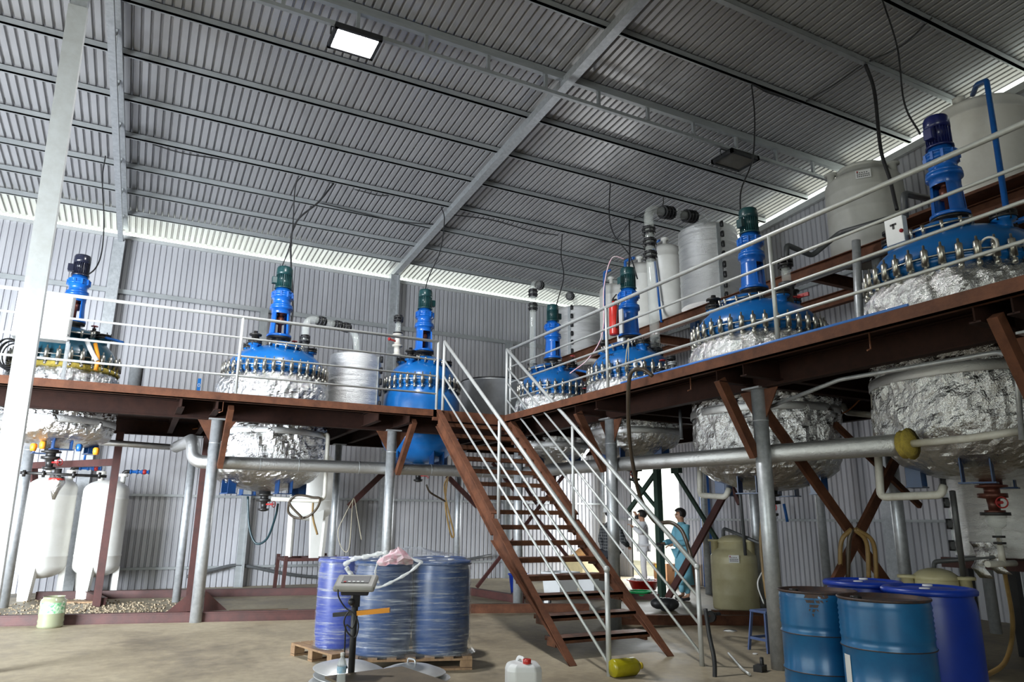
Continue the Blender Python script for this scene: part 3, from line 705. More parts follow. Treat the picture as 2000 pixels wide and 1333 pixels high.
        if kind: mb.lathe([(nr*.9, .26), (nr*.9, .34), (nr*1.5, .34), (nr*1.5, .365), (nr*.5, .38), (nr*.5, .42)], q, 16)
        mb.build('blind_flange', 'blackmetal', nz)
        if kind == 2:
            mb = MB(); mb.lathe([(.055, 0), (.055, .012)], q+Vector((0, 0, .45)), 14); mb.cyl(q+Vector((0, 0, .38)), q+Vector((0, 0, .46)), .01); mb.build('hand_wheel', 'redvalve', nz)
    # bottom: support lugs, outlet valve
    for i in range(4):
        a = fa+.12+PI/2*i; zz = zb+bb*.35
        mb = MB()
        for s_ in (-1, 1):
            Rm = Matrix.Rotation(a, 3, 'Z'); q = Vector((cx, cy, 0))+Rm @ Vector((R*.70, s_*.12, 0)); mb.box((q.x, q.y, zb+bb*.25), (.14, .012, bb*.55+.08), Rm)
        q = Vector((cx, cy, 0))+Matrix.Rotation(a, 3, 'Z') @ Vector((R*.70, 0, 0)); mb.box((q.x, q.y, zb-.045), (.16, .30, .014), Matrix.Rotation(a, 3, 'Z')); mb.build('support_lug', 'bluelug', t)
    mb = MB(); mb.lathe([(.10, .03), (.10, -.04), (.14, -.04), (.14, -.06), (.07, -.07), (.07, -.12), (.13, -.12), (.13, -.14), (.13, -.16), (.06, -.17), (.05, -.28), (.09, -.28), (.09, -.31), (.03, -.33)], (cx, cy, zb), 20); ov = mb.build('outlet_valve', extra or 'blackmetal', t)
    mb = MB(); mb.cyl((cx, cy, zb-.21), (cx+.2*math.cos(fa+.6), cy+.2*math.sin(fa+.6), zb-.21), .015); mb.torus((cx+.2*math.cos(fa+.6), cy+.2*math.sin(fa+.6), zb-.21), .05, .007, 16, 6, (math.cos(fa+.6), math.sin(fa+.6), 0)); mb.build('valve_wheel', 'redvalve', ov)
    return t, mz+mh+.17*drive
MT = []
def R_(i, *a, **k):
    x, y, r, zf, zb = REACT[i]; t, z = reactor(x, y, r, zf, zb, *a, **k); MT.append((x, y, z)); return t
R_(0, 'foil-wrapped reactor with dark teal lid and black motor, farthest left', 'bluedark', 'blackmotor', (2.50, 3.76), drive=.79, twist=0, wool=True, nclamp=30, bbx=.30)
R_(1, 'large foil-wrapped reactor with bright blue lid, second from the left', 'blue', 'greenmotor', (1.92, 3.92), drive=.93, twist=0, nclamp=38)
R_(2, 'bare bright blue reactor without foil beside the head of the staircase', 'blue', 'greenmotor', None, drive=.89, twist=.2, hand=0, nclamp=32)
R_(3, 'dull blue-lidded reactor in the far corner behind the staircase', 'blue', 'greenmotor', (2.5, 3.95), drive=.80, twist=.5, hand=0, nclamp=30, chip=True)
R_(4, 'blue-lidded reactor behind the red fire extinguisher and tall glass column', 'blue', 'greenmotor', (2.45, 3.82), drive=.87, twist=1.2, nclamp=32, chip=True)
R_(5, 'large foil-wrapped reactor with smooth blue lid in the middle of the right row', 'blue', 'greenmotor', (1.88, 3.92), drive=.85, twist=.25, nclamp=38)
R_(6, 'largest foil-wrapped reactor with chipped blue lid and navy motor, nearest right', 'blue', 'navymotor', (1.90, 3.93), drive=.83, twist=1.4, nclamp=38, chip=True, extra='copper')
# ================================================================== TANKS AND PLUMBING
def rt(x, y, t):
    d = CF + CR*((x-1000)/CAM_F) - CU*((y-666.5)/CAM_F); return EYE + d*t
def depth(P): return (Vector(P)-EYE).dot(CF)
def single(mb, name, m, label, cat, group=None, kind=None, **k): return tag(mb.build(name, m, **k), label, cat, group, kind)
def pipe(name, label, pts, r, m, cat='pipe', rc=.07, n=12, group=None):
    mb = MB(); mb.tube(corner(pts, rc), r, n); return single(mb, name, m, label, cat, group)

# insulated pipe runs hung below the platform
t = thing('insulated_pipe', 'long silver foil-insulated pipe running level below the whole platform', 'pipe', (6.2, 12.3, 2.3))
mb = MB(); mb.tube(corner([(.55, 14.4, 2.72), (.70, 12.55, 2.69), (.74, 12.35, 2.33), (1.18, 12.11, 2.32), (6.33, 12.11, 2.34), (6.37, 10, 2.33), (6.37, 4.28, 2.21)], .16, 6), .102, 20); mb.build('insulation', 'foilsmooth', t)
mb = MB(); mb.lathe([(.05, 0), (.135, 0), (.12, .05), (.15, .07), (.05, .09)], (6.37, 4.31, 2.21), 14, (0, -1, .02)); mb.build('wool_end', 'yellowwool', t)
mb = MB(); mb.tube(corner([(6.37, 4.28, 2.21), (6.37, 3.7, 2.21), (6.40, 3.2, 2.24)], .05), .035, 12); mb.build('bare_pipe_end', 'pvcwhite', t)
for x in (1.7, 2.3, 3.3, 4.6, 5.6):
    mb = MB(); mb.torus((x, 12.11, 2.322+(x-1.2)*.004), .103, .004, 24, 5, (1, 0, .005)); mb.build('tape_seam', 'galvdark', t)
t = thing('insulated_pipe', 'thin foil-wrapped pipe under the deck between the two left reactors', 'pipe', (-.6, 14.6, 2.7))
mb = MB(); mb.tube(corner([(-.9, 14.55, 2.76), (.45, 14.5, 2.72)], .1), .055, 14); mb.build('insulation', 'foilsmooth', t)
pipe('conduit', 'grey steel conduit under the right walkway dropping beside the nearest post', [at(1500, 797, X=6.3), at(1640, 742, X=6.25), at(1952, 688, X=6.25), at(1984, 700, X=6.2), at(1996, 860, X=6.2)], .022, 'galv', rc=.05)
# white drain pipes
pipe('drain_pipe', 'white plastic pipe looping down right of the second reactor', [at(622, 856, Y=12.9), at(641, 848, Y=12.6), at(634, 972, Y=12.6), at(622, 979, Y=12.65), at(530, 975, Y=12.9)], .036, 'pvcwhite')
pipe('drain_pipe', 'white plastic pipe below the middle right reactor beside the blue wall column', [at(1366, 800, X=7.1), at(1367, 968, X=7.1), at(1418, 971, X=7.1), at(1424, 955, X=7.15)], .04, 'pvcwhite')
pipe('drain_pipe', 'white plastic pipe dropping left of the nearest right reactor', [at(1708, 770, X=7.0), at(1720, 972, X=7.0), at(1838, 967, X=7.0), at(1843, 950, X=7.05)], .04, 'pvcwhite')
pipe('drain_pipe', 'short white plastic pipe under the deck between two right reactors', [at(1646, 790, X=8.4), at(1652, 806, X=8.4), at(1710, 812, X=8.3)], .04, 'pvcwhite')
pipe('drain_pipe', 'grey vertical pipe hanging behind the right walkway near the far post', [at(1328, 800, X=7.0), at(1331, 858, X=7.0)], .024, 'pvcgrey')

# coil condensers wrapped in bubble foil
def condenser(x, y, r, z0, z1, label, face, legs=True):
    t = thing('coil_condenser', label, 'condenser', (x, y, z0)); rnd = random.Random(int(x*31+y*17))
    mb = MB(); prof = [(r*.3, z0)]; zz = z0+.02; k = 0
    prof.append((r*.93, z0+.01))
    while zz < z1-.05:
        prof += [(r*(1+rnd.uniform(-.008, .012)), zz), (r*(.985+rnd.uniform(-.008, .008)), zz+.05)]; zz += .105
    prof += [(r*.98, z1-.03), (r*.9, z1), (r*.2, z1+.012)]
    mb.lathe(prof, (x, y, 0), 72)
    for v in mb.v:
        k_ = 1+(.05*abs(mnoise(Vector((v.x*2.5, v.y*2.5, v.z*9))))-.01)*.6; v.x = x+(v.x-x)*k_; v.y = y+(v.y-y)*k_
    mb.sm = [False]*len(mb.sm); mb.build('foil_wrap', 'foilbubble', t)
    n_ = int((z1-z0)/.2)
    for i in range(n_):
        q = Vector((x+(r+.01)*math.cos(face), y+(r+.01)*math.sin(face), z0+.12+i*(z1-z0-.2)/max(1, n_-1)))
        Rm = Matrix.Rotation(face, 3, 'Z'); mb = MB(); mb.box(q, (.05, .07, .085), Rm); mb.lathe([(.03, -.06), (.03, .06)], q+Rm @ Vector((.02, 0, 0)), 10); mb.build('clamp', 'black', t)
    mb = MB(); mb.box((x+(r+.0)*math.cos(face-.12), y+(r+.0)*math.sin(face-.12), (z0+z1)/2), (.03, .07, (z1-z0)*.93), Matrix.Rotation(face-.12, 3, 'Z')); mb.build('joint_strip', 'galvdark', t)
    return t
condenser(3.45, 13.3, .49, DK, 4.52, 'foil-wrapped coil condenser drum between the second and third reactors', -PI/2+.95)
condenser(10.1, 15.75, .64, 5.62, 7.0, 'foil-wrapped condenser drum on the rack in the far corner', PI+.75)
condenser(9.95, 10.5, .60, 5.66, 7.35, 'large foil-wrapped condenser drum above the middle right reactors', PI+1.3)
condenser(8.9, 4.75, .66, 1.12, 2.05, 'foil-wrapped condenser drum under the platform at far right', PI-1.0)
# glass vapour lines
def collar(mb, c, ax, r=.075, gap=.07, lo=0):
    c = Vector(c); ax = Vector(ax).normalized()
    for s_ in (-1, 1):
        mb.lathe([(r*1.32, -.014), (r*1.4, 0), (r*1.32, .014)], c+ax*s_*gap/2, 20, ax)
        mb.lathe([(r*1.05, -.02), (r*1.05, .02)], c+ax*s_*(gap/2+.03), 16, ax, caps=False)
    Q = ax.to_track_quat('Z', 'Y').to_matrix()
    for i in range(6):
        a = 2*PI*i/6; o_ = Q @ Vector((r*1.28*math.cos(a), r*1.28*math.sin(a), 0)); mb.cyl(c+o_-ax*(gap/2+.035), c+o_+ax*(gap/2+.035), .009, 6)
def vapour(label, pts, r, collars, loc, dark=()):
    t = thing('glass_vapour_line', label, 'glass pipe', loc)
    mb = MB(); mb.tube(corner(pts, .22, 8), r, 20); mb.build('glass_tube', 'glass', t)
    for c, ax in collars:
        mb = MB(); collar(mb, c, ax, r*1.08); mb.build('black_coupling', 'black', t)
    return t
def lerp(a, b, t): return Vector(a)+(Vector(b)-Vector(a))*t
a, b, c, d, e = at(594, 700, Y=13.0), at(597, 628, Y=13.0), at(620, 622, Y=13.0), at(694, 655, Y=13.25), at(698, 700, Y=13.25)
vapour('arched glass vapour pipe with black couplings from second reactor to condenser', [a, b+Vector((0, 0, .08)), d+Vector((0, 0, .1)), e], .065, [(lerp(a, b, .5), b-a), (lerp(b, d, .30)+Vector((0, 0, .08)), d-b), (lerp(b, d, .62)+Vector((0, 0, .09)), d-b), (lerp(b, d, .80)+Vector((0, 0, .1)), d-b)], a)
a, b, d, e = at(1040, 742, X=7.0), at(1041, 553, X=7.0), at(1122, 582, X=9.0), Vector((9.9, 15.5, 7.05))
vapour('tall thin glass column and arched pipe with black couplings in the far corner', [a, b+Vector((0, 0, .02)), d, e], .07, [(at(1041, 600, X=7.0), (0, 0, 1)), (at(1041, 573, X=7.0), (0, 0, 1)), (lerp(b, d, .14), d-b), (lerp(b, d, .88), d-b)], a)
a, b, d, e = at(1281, 690, X=7.6), at(1266, 418, X=7.6), at(1378, 434, X=9.3), Vector((9.6, 10.55, 7.38))
g = vapour('tallest glass column with stacked black couplings left of the large condenser', [a, b+Vector((0, 0, .10)), d+Vector((0, 0, .06)), e], .085, [(at(1267, 452, X=7.6), (0, 0, 1)), (at(1269, 475, X=7.6), (0, 0, 1)), (at(1270, 500, X=7.6), (0, 0, 1)), (lerp(b, d, .26)+Vector((0, 0, .08)), d-b), (lerp(b, d, .36)+Vector((0, 0, .08)), d-b), (lerp(b, d, .66)+Vector((0, 0, .07)), d-b), (lerp(b, d, .76)+Vector((0, 0, .07)), d-b), (a, (0, 0, 1))], a)

# white pressure tanks
def frp(x, y, r, z0, z1, label, legs=0, leg_h=.55, name='pressure_tank', nozz=((-.35, 0),), m='whitetank', group=None, dome=.55, lega=.4):
    t = thing(name, label, 'tank', (x, y, z0-(leg_h if legs else 0)))
    h = r*dome; prof = [(.001, z0-0.0)]
    for i in range(1, 9):
        a = PI/2*i/8; prof.append((r*math.sin(a), z0+h-h*math.cos(a)))
    prof += [(r, z0+h+.16), (r*1.012, z0+h+.165), (r*1.012, z0+h+.19), (r, z0+h+.2), (r, z1-h-.16), (r*1.012, z1-h-.155), (r*1.012, z1-h-.12), (r, z1-h-.115)]
    for i in range(0, 9):
        a = PI/2*i/8; prof.append((max(r*math.cos(a), .001), z1-h+h*math.sin(a)))
    mb = MB(); mb.lathe(prof, (x, y, 0), 48, caps=False); mb.build('shell', m, t)
    for dx, dy in nozz:
        zz = z1-h+h*math.sqrt(max(0, 1-(dx*dx+dy*dy)/(r*r)))-.03
        mb = MB(); mb.lathe([(.045, -.02), (.045, .15), (.085, .15), (.085, .175), (.085, .18), (.085, .205), (.03, .21)], (x+dx, y+dy, zz), 16); mb.build('nozzle', m, t)
    for i in range(legs):
        a = lega+2*PI*i/legs; q = Vector((x+r*.86*math.cos(a), y+r*.86*math.sin(a), 0)); Rm = Matrix.Rotation(a, 3, 'Z')
        mb = MB(); mb.add([q+Rm @ Vector(p) for p in ((-.05, -.14, z0+h*.9), (.05, -.14, z0+h*.9), (.05, .14, z0+h*.9), (-.05, .14, z0+h*.9), (-.05, -.09, z0-leg_h), (.05, -.09, z0-leg_h), (.05, .09, z0-leg_h), (-.05, .09, z0-leg_h))], [(3, 2, 1, 0), (4, 5, 6, 7), (0, 1, 5, 4), (1, 2, 6, 5), (2, 3, 7, 6), (3, 0, 4, 7)]); mb.build('leg', m, t)
    return t
W2 = 16.3
frp(-1.42, W2, .41, .36, 2.22, 'white round-ended tank on legs standing farthest left against back wall', 3, .36, nozz=((-.10, -.1), (.26, 0)), lega=-2.0)
frp(-.52, W2, .40, .36, 2.18, 'white round-ended tank on legs behind the dark red upright', 3, .36, nozz=((-.13, -.1), (.25, .03)), lega=-2.0)
frp(3.42, 16.2, .46, 1.42, 2.9, 'white tank with splayed legs on an iron stand behind the second reactor', 3, .75, nozz=((0, 0),), lega=-1.45)
def fitting(label, p, q, elbow_r=.03):
    t = thing('valve_assembly', label, 'valve', p); p, q = Vector(p), Vector(q)
    mb = MB(); mb.tube(corner([p, p+Vector((0, 0, .12)), p+Vector((0, 0, .12))+(q-p)*.25], .06), elbow_r*1.25, 10); mb.build('elbow', 'blackmetal', t)
    s = p+Vector((0, 0, .12))+(q-p)*.25; e = p+Vector((0, 0, .12))+(q-p); mb = MB(); mb.cyl(s, e, elbow_r, 12)
    for k in (0, .35, .6, .95): mb.cyl(lerp(s, e, k), lerp(s, e, min(1, k+.08)), elbow_r*1.5, 12)
    mb.build('blue_pipe', 'pvcblue', t); mb = MB(); mb.ball(lerp(s, e, .75), elbow_r*1.7, 10, 8); mb.build('valve_handle', 'redvalve', t)
fitting('blue plastic valve pipe on top of the farthest left white tank', (-1.16, W2, 2.27), (-.66, W2-.1, 2.27))
fitting('blue plastic valve pipe on the white tank behind the upright', (-.27, W2+.03, 2.23), (.18, W2-.1, 2.23))
pipe('supply_pipe', 'thin blue vertical pipe above the left white tanks', [(-.98, 16.25, 2.40), (-.96, 16.25, 3.0)], .02, 'pvcblue')
# iron stand under the white tank
t = thing('iron_stand', 'rusty square iron stand carrying the splay-legged white tank', 'stand', (3.4, 16.2, 0))
for dx, dy in ((-.5, -.45), (.5, -.45), (-.5, .45), (.5, .45), (.08, -.5)):
    if dx == .08: continue
    mb = MB(); mb.bar((3.4+dx*1.05, 16.2+dy*1.05, 0), (3.4+dx, 16.2+dy, .72), .07, .07); mb.build('leg', 'primer', t)
mb = MB()
for a, b in (((-.5, -.45), (.5, -.45)), ((-.5, .45), (.5, .45)), ((-.5, -.45), (-.5, .45)), ((.5, -.45), (.5, .45)), ((0, -.45), (0, .45))): mb.bar((3.4+a[0], 16.2+a[1], .64), (3.4+b[0], 16.2+b[1], .64), .06, .06)
mb.build('top_frame', 'primer', t)

# ---------------- upper rack along the right wall
rk = thing('tank_rack', 'dark brown raised beam rack along the right wall above the platform', 'rack', (10.1, 9, DK)); rk['kind'] = 'structure'
def ibr(p, q, h=.22, w_=.12): mb = MB(); ibeam(mb, Vector(p), Vector(q), h, w_); mb.build('beam', 'rust', rk)
for x in (9.35, 10.9): ibr((x, 1.0, 5.43), (x, 16.8, 5.43))
for y in (16.6, 14.2, 12.2, 9.9, 7.6, 6.0, 4.4, 2.6): ibr((9.35, y, 5.42), (10.9, y, 5.42), .18, .1)
for x, y in ((9.3, 15.9), (9.3, 12.1), (9.3, 9.1), (9.3, 6.35), (9.3, 3.2), (10.9, 15.9), (10.9, 12.1), (10.9, 9.1), (10.9, 6.35), (10.9, 3.2)):
    mb = MB(); mb.cyl((x, y, DK if x < 10 else 0), (x, y, 5.32), .075, 16); mb.build('post', 'galv', rk)
mb = MB(); mb.b2((9.0, 2.0, 5.56), (11.2, 5.9, 5.6)); mb.build('rack_plate', 'rust', rk)
frp(9.9, 13.75, .38, 5.62, 7.15, 'slim white tank on the rack beside the red fire extinguisher', nozz=((-.1, 0),))
frp(9.9, 12.72, .43, 5.62, 7.35, 'white tank on the rack directly behind the fifth motor', nozz=((0, 0),))
frp(9.75, 11.62, .40, 5.62, 7.4, 'white tank on the rack left of the large condenser', nozz=((0, 0),))
frp(10.15, 5.12, .63, 5.60, 7.32, 'tall round-topped white tank high on the rack at far right', nozz=((-.2, .1),), dome=.28)
pipe('blue_riser', 'bright blue pipe arching over the tall white tank at far right', [at(1900, 185, X=9.9), at(1908, 165, X=9.6), at(1927, 157, X=9.4), at(1970, 440, X=8.6), at(2010, 425, X=8.6)], .035, 'pvcblue', rc=.06)
pipe('blue_riser', 'blue pipe standing between two white tanks behind the glass column', [at(1288, 470, X=9.3), at(1275, 476, X=9.3), at(1292, 630, X=9.3)], .025, 'pvcblue', rc=.04)
pipe('blue_riser', 'blue pipe left of the slim white tank in the corner', [at(1192, 528, X=9.3), at(1180, 532, X=9.3), at(1181, 690, X=9.3)], .028, 'pvcblue', rc=.04)
pipe('blue_riser', 'blue elbow pipe above the fifth motor', [at(1223, 560, X=9.2), at(1221, 510, X=9.2), at(1238, 504, X=9.2)], .035, 'pvcblue', rc=.05)
# poly tank with lid
def poly(x, y, r, z0, z1, label, m, neck=.45, tagpos=None, name='storage_tank'):
    t = thing(name, label, 'tank', (x, y, z0)); H_ = z1-z0
    prof = [(.01, z0), (r*.97, z0), (r, z0+.04)]
    for k in (.25, .5, .75): prof += [(r, z0+H_*k-.015), (r*1.008, z0+H_*k), (r, z0+H_*k+.015)]
    prof += [(r, z1-.16), (r*.985, z1-.12), (r*.80, z1-.03), (r*.64, z1), (r*.62, z1+.11), (r*.60, z1+.115)]
    mb = MB(); mb.lathe(prof, (x, y, 0), 44); mb.build('shell', m, t)
    mb = MB(); mb.lathe([(r*.60, z1+.07), (r*.66, z1+.10), (r*.64, z1+.13), (r*.45, z1+.18), (r*.2, z1+.205), (.01, z1+.21)], (x, y, 0), 36); mb.build('lid', m, t)
    for a in (PI*.75, -PI*.35):
        mb = MB(); mb.lathe([(.06, -.12), (.06, .10), (.10, .10), (.10, .13), (.05, .135)], (x+r*.8*math.cos(a), y+r*.8*math.sin(a), z1-.0), 16); mb.build('nozzle', m, t)
    return t
def sticker(t, p, nrm, w_, h, lines=3):
    "white maker's plate with small dark marks, laid on the tank"
    nrm = Vector(nrm).normalized(); x = Vector((0, 0, 1)).cross(nrm).normalized(); z = nrm.cross(x); R = Matrix((x, nrm, z)).transposed(); p = Vector(p)
    mb = MB(); mb.box(p, (w_, .006, h), R); s = mb.build('label_plate', 'labelwhite', t)
    mb = MB()
    for i in range(lines):
        zz = h*(.18-.22*i)
        for j in range(5 if i < 1 else 7): mb.box(p+nrm*.004+x*(-w_*.36+j*w_*(.15 if i < 1 else .12))+z*zz, (w_*.08, .003, h*.1), R)
    mb.build('printed_marks', 'ink', s)
    mb = MB(); mb.lathe([(h*.09, 0), (h*.09, .003)], p+nrm*.004-x*w_*.36+z*h*.32, 12, nrm); mb.build('logo_dot', 'inkred', s)
tk = poly(9.98, 6.9, .58, 5.58, 6.98, 'grey-white ribbed plastic tank with screw lid on the right rack', 'greytank')
P = Vector((9.98, 6.9, 6.78)); nn = Vector((-1, -.75, 0)).normalized(); sticker(tk, P+nn*.595, nn, .22, .14)
tk = poly(8.95, 9.3, .37, .10, 1.06, 'yellowed plastic dosing tank under the platform beside the doorway', 'cream')
P = Vector((8.95, 9.3, .90)); nn = Vector((-.75, -.8, 0)).normalized(); sticker(tk, P+nn*.382, nn, .16, .12)
P = at(1830, 1150, X=7.7); tk2 = poly(P.x, P.y, 62*depth(P)/CAM_F, 0, P.z, 'yellowed plastic tank standing behind the blue plastic drums', 'cream')
pipe('dosing_pipe', 'grey pipe running into the lid of the yellowed dosing tank', [(8.9, 9.45, 1.15), (8.9, 9.45, 1.38), at(1500, 1068, X=8.9)], .028, 'pvcgrey')
pipe('dosing_pipe', 'slender grey pipe dropping from the deck into the yellowed dosing tank', [at(1440, 905, X=8.6), at(1456, 1085, X=8.85)], .026, 'pvcgrey')
pipe('dosing_pipe', 'grey pipe dropping behind the blue drums beside the condenser', [at(1860, 960, X=7.3), at(1882, 1125, X=7.55)], .028, 'pvcgrey')
pipe('dosing_pipe', 'level grey pipe under the far right condenser', [at(1824, 1115, X=7.9), at(1824, 1098, X=7.9), at(1945, 1088, X=7.9)], .025, 'pvcgrey')
# grey pipework behind the right railings
pipe('grey_pipework', 'dark grey pipe zigzagging from middle right reactor along the wall', [at(1536, 520, X=8.0), at(1536, 478, X=8.0), at(1586, 500, X=8.5), at(1640, 455, X=8.8), at(1760, 420, X=8.8)], .04, 'pvcgrey')
pipe('grey_pipework', 'dark grey pipe rising beside the nearest right reactor lid', [at(1768, 425, X=7.6), at(1765, 378, X=7.6), at(1812, 388, X=8.2)], .04, 'pvcgrey')
pipe('grey_pipework', 'long straight grey pipe passing behind the two nearest reactors', [at(1545, 560, X=9.2), at(1690, 508, X=9.2), at(1760, 480, X=9.2)], .035, 'pvcgrey')
pipe('grey_pipework', 'galvanised pipe standing beside the nearest reactor with blue lever', [at(1672, 470, X=8.2), at(1678, 610, X=8.2), at(1678, 640, X=8.2)*.0+Vector((at(1678, 610, X=8.2).x, at(1678, 610, X=8.2).y, DK))], .055, 'galv')
# ---------------- items on the platform
t = thing('control_cabinet', 'large white control cabinet standing behind the left railing', 'cabinet', (-2.0, 12.0, DK))
p = at(98, 620, Y=12.2); zc = p.z
mb = MB(); mb.b2((p.x-.42, 12.05, zc-.36), (p.x+.28, 12.3, zc+.36)); mb.build('body', 'white', t, bevel=.008)
mb = MB(); mb.b2((p.x-.405, 12.03, zc-.345), (p.x+.265, 12.05, zc+.345)); dr_ = mb.build('door', 'white', t, bevel=.004)
mb = MB()
for sx in (-.3, .28):
    mb.lathe([(.01, 0), (.01, .006)], (p.x+sx, 12.03, zc-.28), 10, (0, -1, 0))
mb.build('screw', 'ink', dr_)
mb = MB()
for sx in (-.3, .28):
    for sy in (.04, .2): mb.b2((p.x+sx-.02, 12.08+sy, DK), (p.x+sx+.02, 12.1+sy, zc-.34))
mb.build('stand_frame', 'galv', t)
tq = poly(-2.62, 12.6, .36, zc-.45, zc+.35, 'small pale tank at the left picture edge on the platform', 'greytank')
mb = MB(); mb.b2((-3.1, 12.1, DK), (-2.2, 13.1, zc-.45)); single(mb, 'tank_plinth', 'galv', 'grey plinth under the small pale tank', 'stand')
mb = MB()
for i in range(7): mb.torus(at(12+i*2, 688+i, Y=11.6)+Vector((0, i*.02, 0)), .13+.01*(i % 3), .010, 24, 6, (.3, -1, .2), 1.5)
single(mb, 'coiled_cable', 'black', 'bundle of coiled black cable hanging at the left picture edge', 'cable')
mb = MB(); p = at(262, 757, Y=12.7); mb.lathe([(.10, 0), (.10, .57), (.125, .575), (.125, .59), (.09, .59), (.09, .1)], (p.x, 12.7, DK), 24); single(mb, 'vent_pipe_stub', 'galv', 'short open galvanised duct standing on the left deck', 'duct')
t = thing('spirit_level', 'blue spirit level propped upright behind the left railing', 'level', (.72, 13.3, DK)); mb = MB(); mb.box((.74, 13.3, DK+.29), (.055, .03, .58)); mb.build('bar', 'blue', t)
for dz in (.14, .3, .46): mb = MB(); mb.torus((.74, 13.28, DK+dz), .016, .004, 14, 5, (0, 1, 0), 1.8); mb.build('vial_window', 'labelwhite', t)
t = thing('rim_tank', 'open polished steel vat on the deck behind the stair head', 'vat', (6.72, 13.95, DK))
mb = MB(); mb.lathe([(.70, 0), (.70, 1.12), (.72, 1.13), (.72, 1.15), (.68, 1.15), (.68, .02)], (6.72, 13.95, DK), 56); mb.build('wall', mat('mirror_steel', (.78, .80, .82), rough=.38, metal=.7), t)
mb = MB(); mb.torus((6.72, 13.95, DK+1.16), .71, .02, 56, 8); mb.build('black_rim', 'black', t)
# white column valve on the third reactor
t = thing('sight_glass_column', 'short sight glass and white valve column on the bare blue reactor', 'valve', at(777, 700, Y=13.1))
b = at(775, 695, Y=13.1); mb = MB(); mb.lathe([(.10, 0), (.10, .02), (.06, .03), (.06, .18), (.10, .18), (.10, .21), (.06, .21), (.06, .40), (.10, .40), (.10, .43)], b, 18); mb.build('white_body', 'pvcwhite', t)
mb = MB(); mb.lathe([(.055, 0), (.055, .30)], b+Vector((0, 0, .42)), 16); mb.build('glass_section', 'glass', t)
mb = MB(); collar(mb, b+Vector((0, 0, .74)), (0, 0, 1), .07, .05); mb.lathe([(.095, 0), (.095, .02)], b+Vector((0, 0, .44)), 16); mb.build('black_flange', 'black', t)
mb = MB(); mb.cyl(b+Vector((-.05, -.02, .28)), b+Vector((-.17, -.05, .30)), .02, 8); mb.ball(b+Vector((-.18, -.05, .30)), .035, 10, 6); mb.build('red_handle', 'redvalve', t)
# black valve column on middle right reactor
t = thing('sight_glass_column', 'black pipe column with glass section and red handle beside middle right reactor', 'valve', at(1540, 590, X=7.6))
b = at(1541, 600, X=7.55); mb = MB(); mb.lathe([(.11, 0), (.11, .025), (.07, .03), (.07, .30), (.11, .30), (.11, .34)], b, 18); mb.build('black_body', 'pvcgrey', t)
mb = MB(); mb.lathe([(.06, 0), (.06, .24)], b+Vector((0, 0, .36)), 16); mb.build('glass_section', 'glass', t)
mb = MB(); collar(mb, b+Vector((0, 0, .62)), (0, 0, 1), .075, .05); mb.build('black_flange', 'blackmetal', t)
mb = MB(); q = b+Vector((.05, -.12, .12)); mb.cyl(b+Vector((0, 0, .14)), q, .015, 8); mb.bar(q, q+Vector((.02, -.16, .0)), .03, .05); mb.build('red_handle', 'redvalve', t)
# fire extinguisher on a white plate
t = thing('white_post_plate', 'white perforated upright plate behind the fire extinguisher', 'post', (7.0, 10.6, DK)); a_ = at(1216, 700, X=7.2)
mb = MB(); mb.b2((7.17, a_.y-.07, DK+.55), (7.2, a_.y+.10, DK+1.9)); mb.build('plate', 'white', t); mb = MB(); mb.b2((7.2, a_.y-.07, DK), (7.24, a_.y-.03, DK+1.9)); mb.build('post', 'galv', t)
t = thing('fire_extinguisher', 'red fire extinguisher hanging upright behind the right railing', 'fire extinguisher', at(1199, 655, X=6.6)); b = at(1200, 655, X=6.9)
mb = MB(); mb.lathe([(.01, 0), (.075, .0), (.085, .02), (.085, .46), (.07, .53), (.03, .57), (.025, .60)], b, 24); mb.build('cylinder', 'red', t)
mb = MB(); mb.box(b+Vector((0, 0, .62)), (.04, .05, .04)); mb.bar(b+Vector((0, .02, .65)), b+Vector((-.02, -.12, .69)), .02, .012); mb.bar(b+Vector((0, .02, .62)), b+Vector((-.02, -.11, .61)), .02, .012); mb.build('valve_lever', 'blackmetal', t)
mb = MB(); mb.tube(spline([b+Vector((0, -.02, .62)), b+Vector((0, -.14, .56)), b+Vector((-.02, -.13, .35)), b+Vector((-.02, -.09, .1))]), .011, 8); mb.build('hose', 'black', t)
# white coil ring on the railing
def ring(name, label, c, R1, r, ax, m, cat, sy=1): mb = MB(); mb.torus(c, R1, r, 32, 8, ax, sy); return single(mb, name, m, label, cat)
_best = min((abs(1000+CAM_F*((Vector((7.35+.78*math.cos(q/50), 9.8+.78*math.sin(q/50), 3.95))-EYE).dot(CR))/depth((7.35+.78*math.cos(q/50), 9.8+.78*math.sin(q/50), 3.95))-1246), q/50) for q in range(130, 250))[1]
ring('tape_roll', 'white ring of tape hanging on the clamps of the extinguisher reactor', Vector((7.35+.79*math.cos(_best), 9.8+.79*math.sin(_best), 3.94)), .062, .022, (math.cos(_best), math.sin(_best), 0), 'plasticwhite', 'tape')
_b2 = min((abs(1000+CAM_F*((Vector((7.48+.93*math.cos(q/50), 4.2+.93*math.sin(q/50), 4.02))-EYE).dot(CR))/depth((7.48+.93*math.cos(q/50), 4.2+.93*math.sin(q/50), 4.02))-1929), q/50) for q in range(130, 230))[1]
ring('hose_coil', 'loop of clear white hose hung on clamps of the nearest reactor', Vector((7.48+.93*math.cos(_b2), 4.2+.93*math.sin(_b2), 4.02)), .085, .012, (1, -.1, 0), 'pvcwhite', 'hose')
mb = MB(); p1, p2 = at(1228, 664, X=5.6), at(1222, 722, X=5.65)
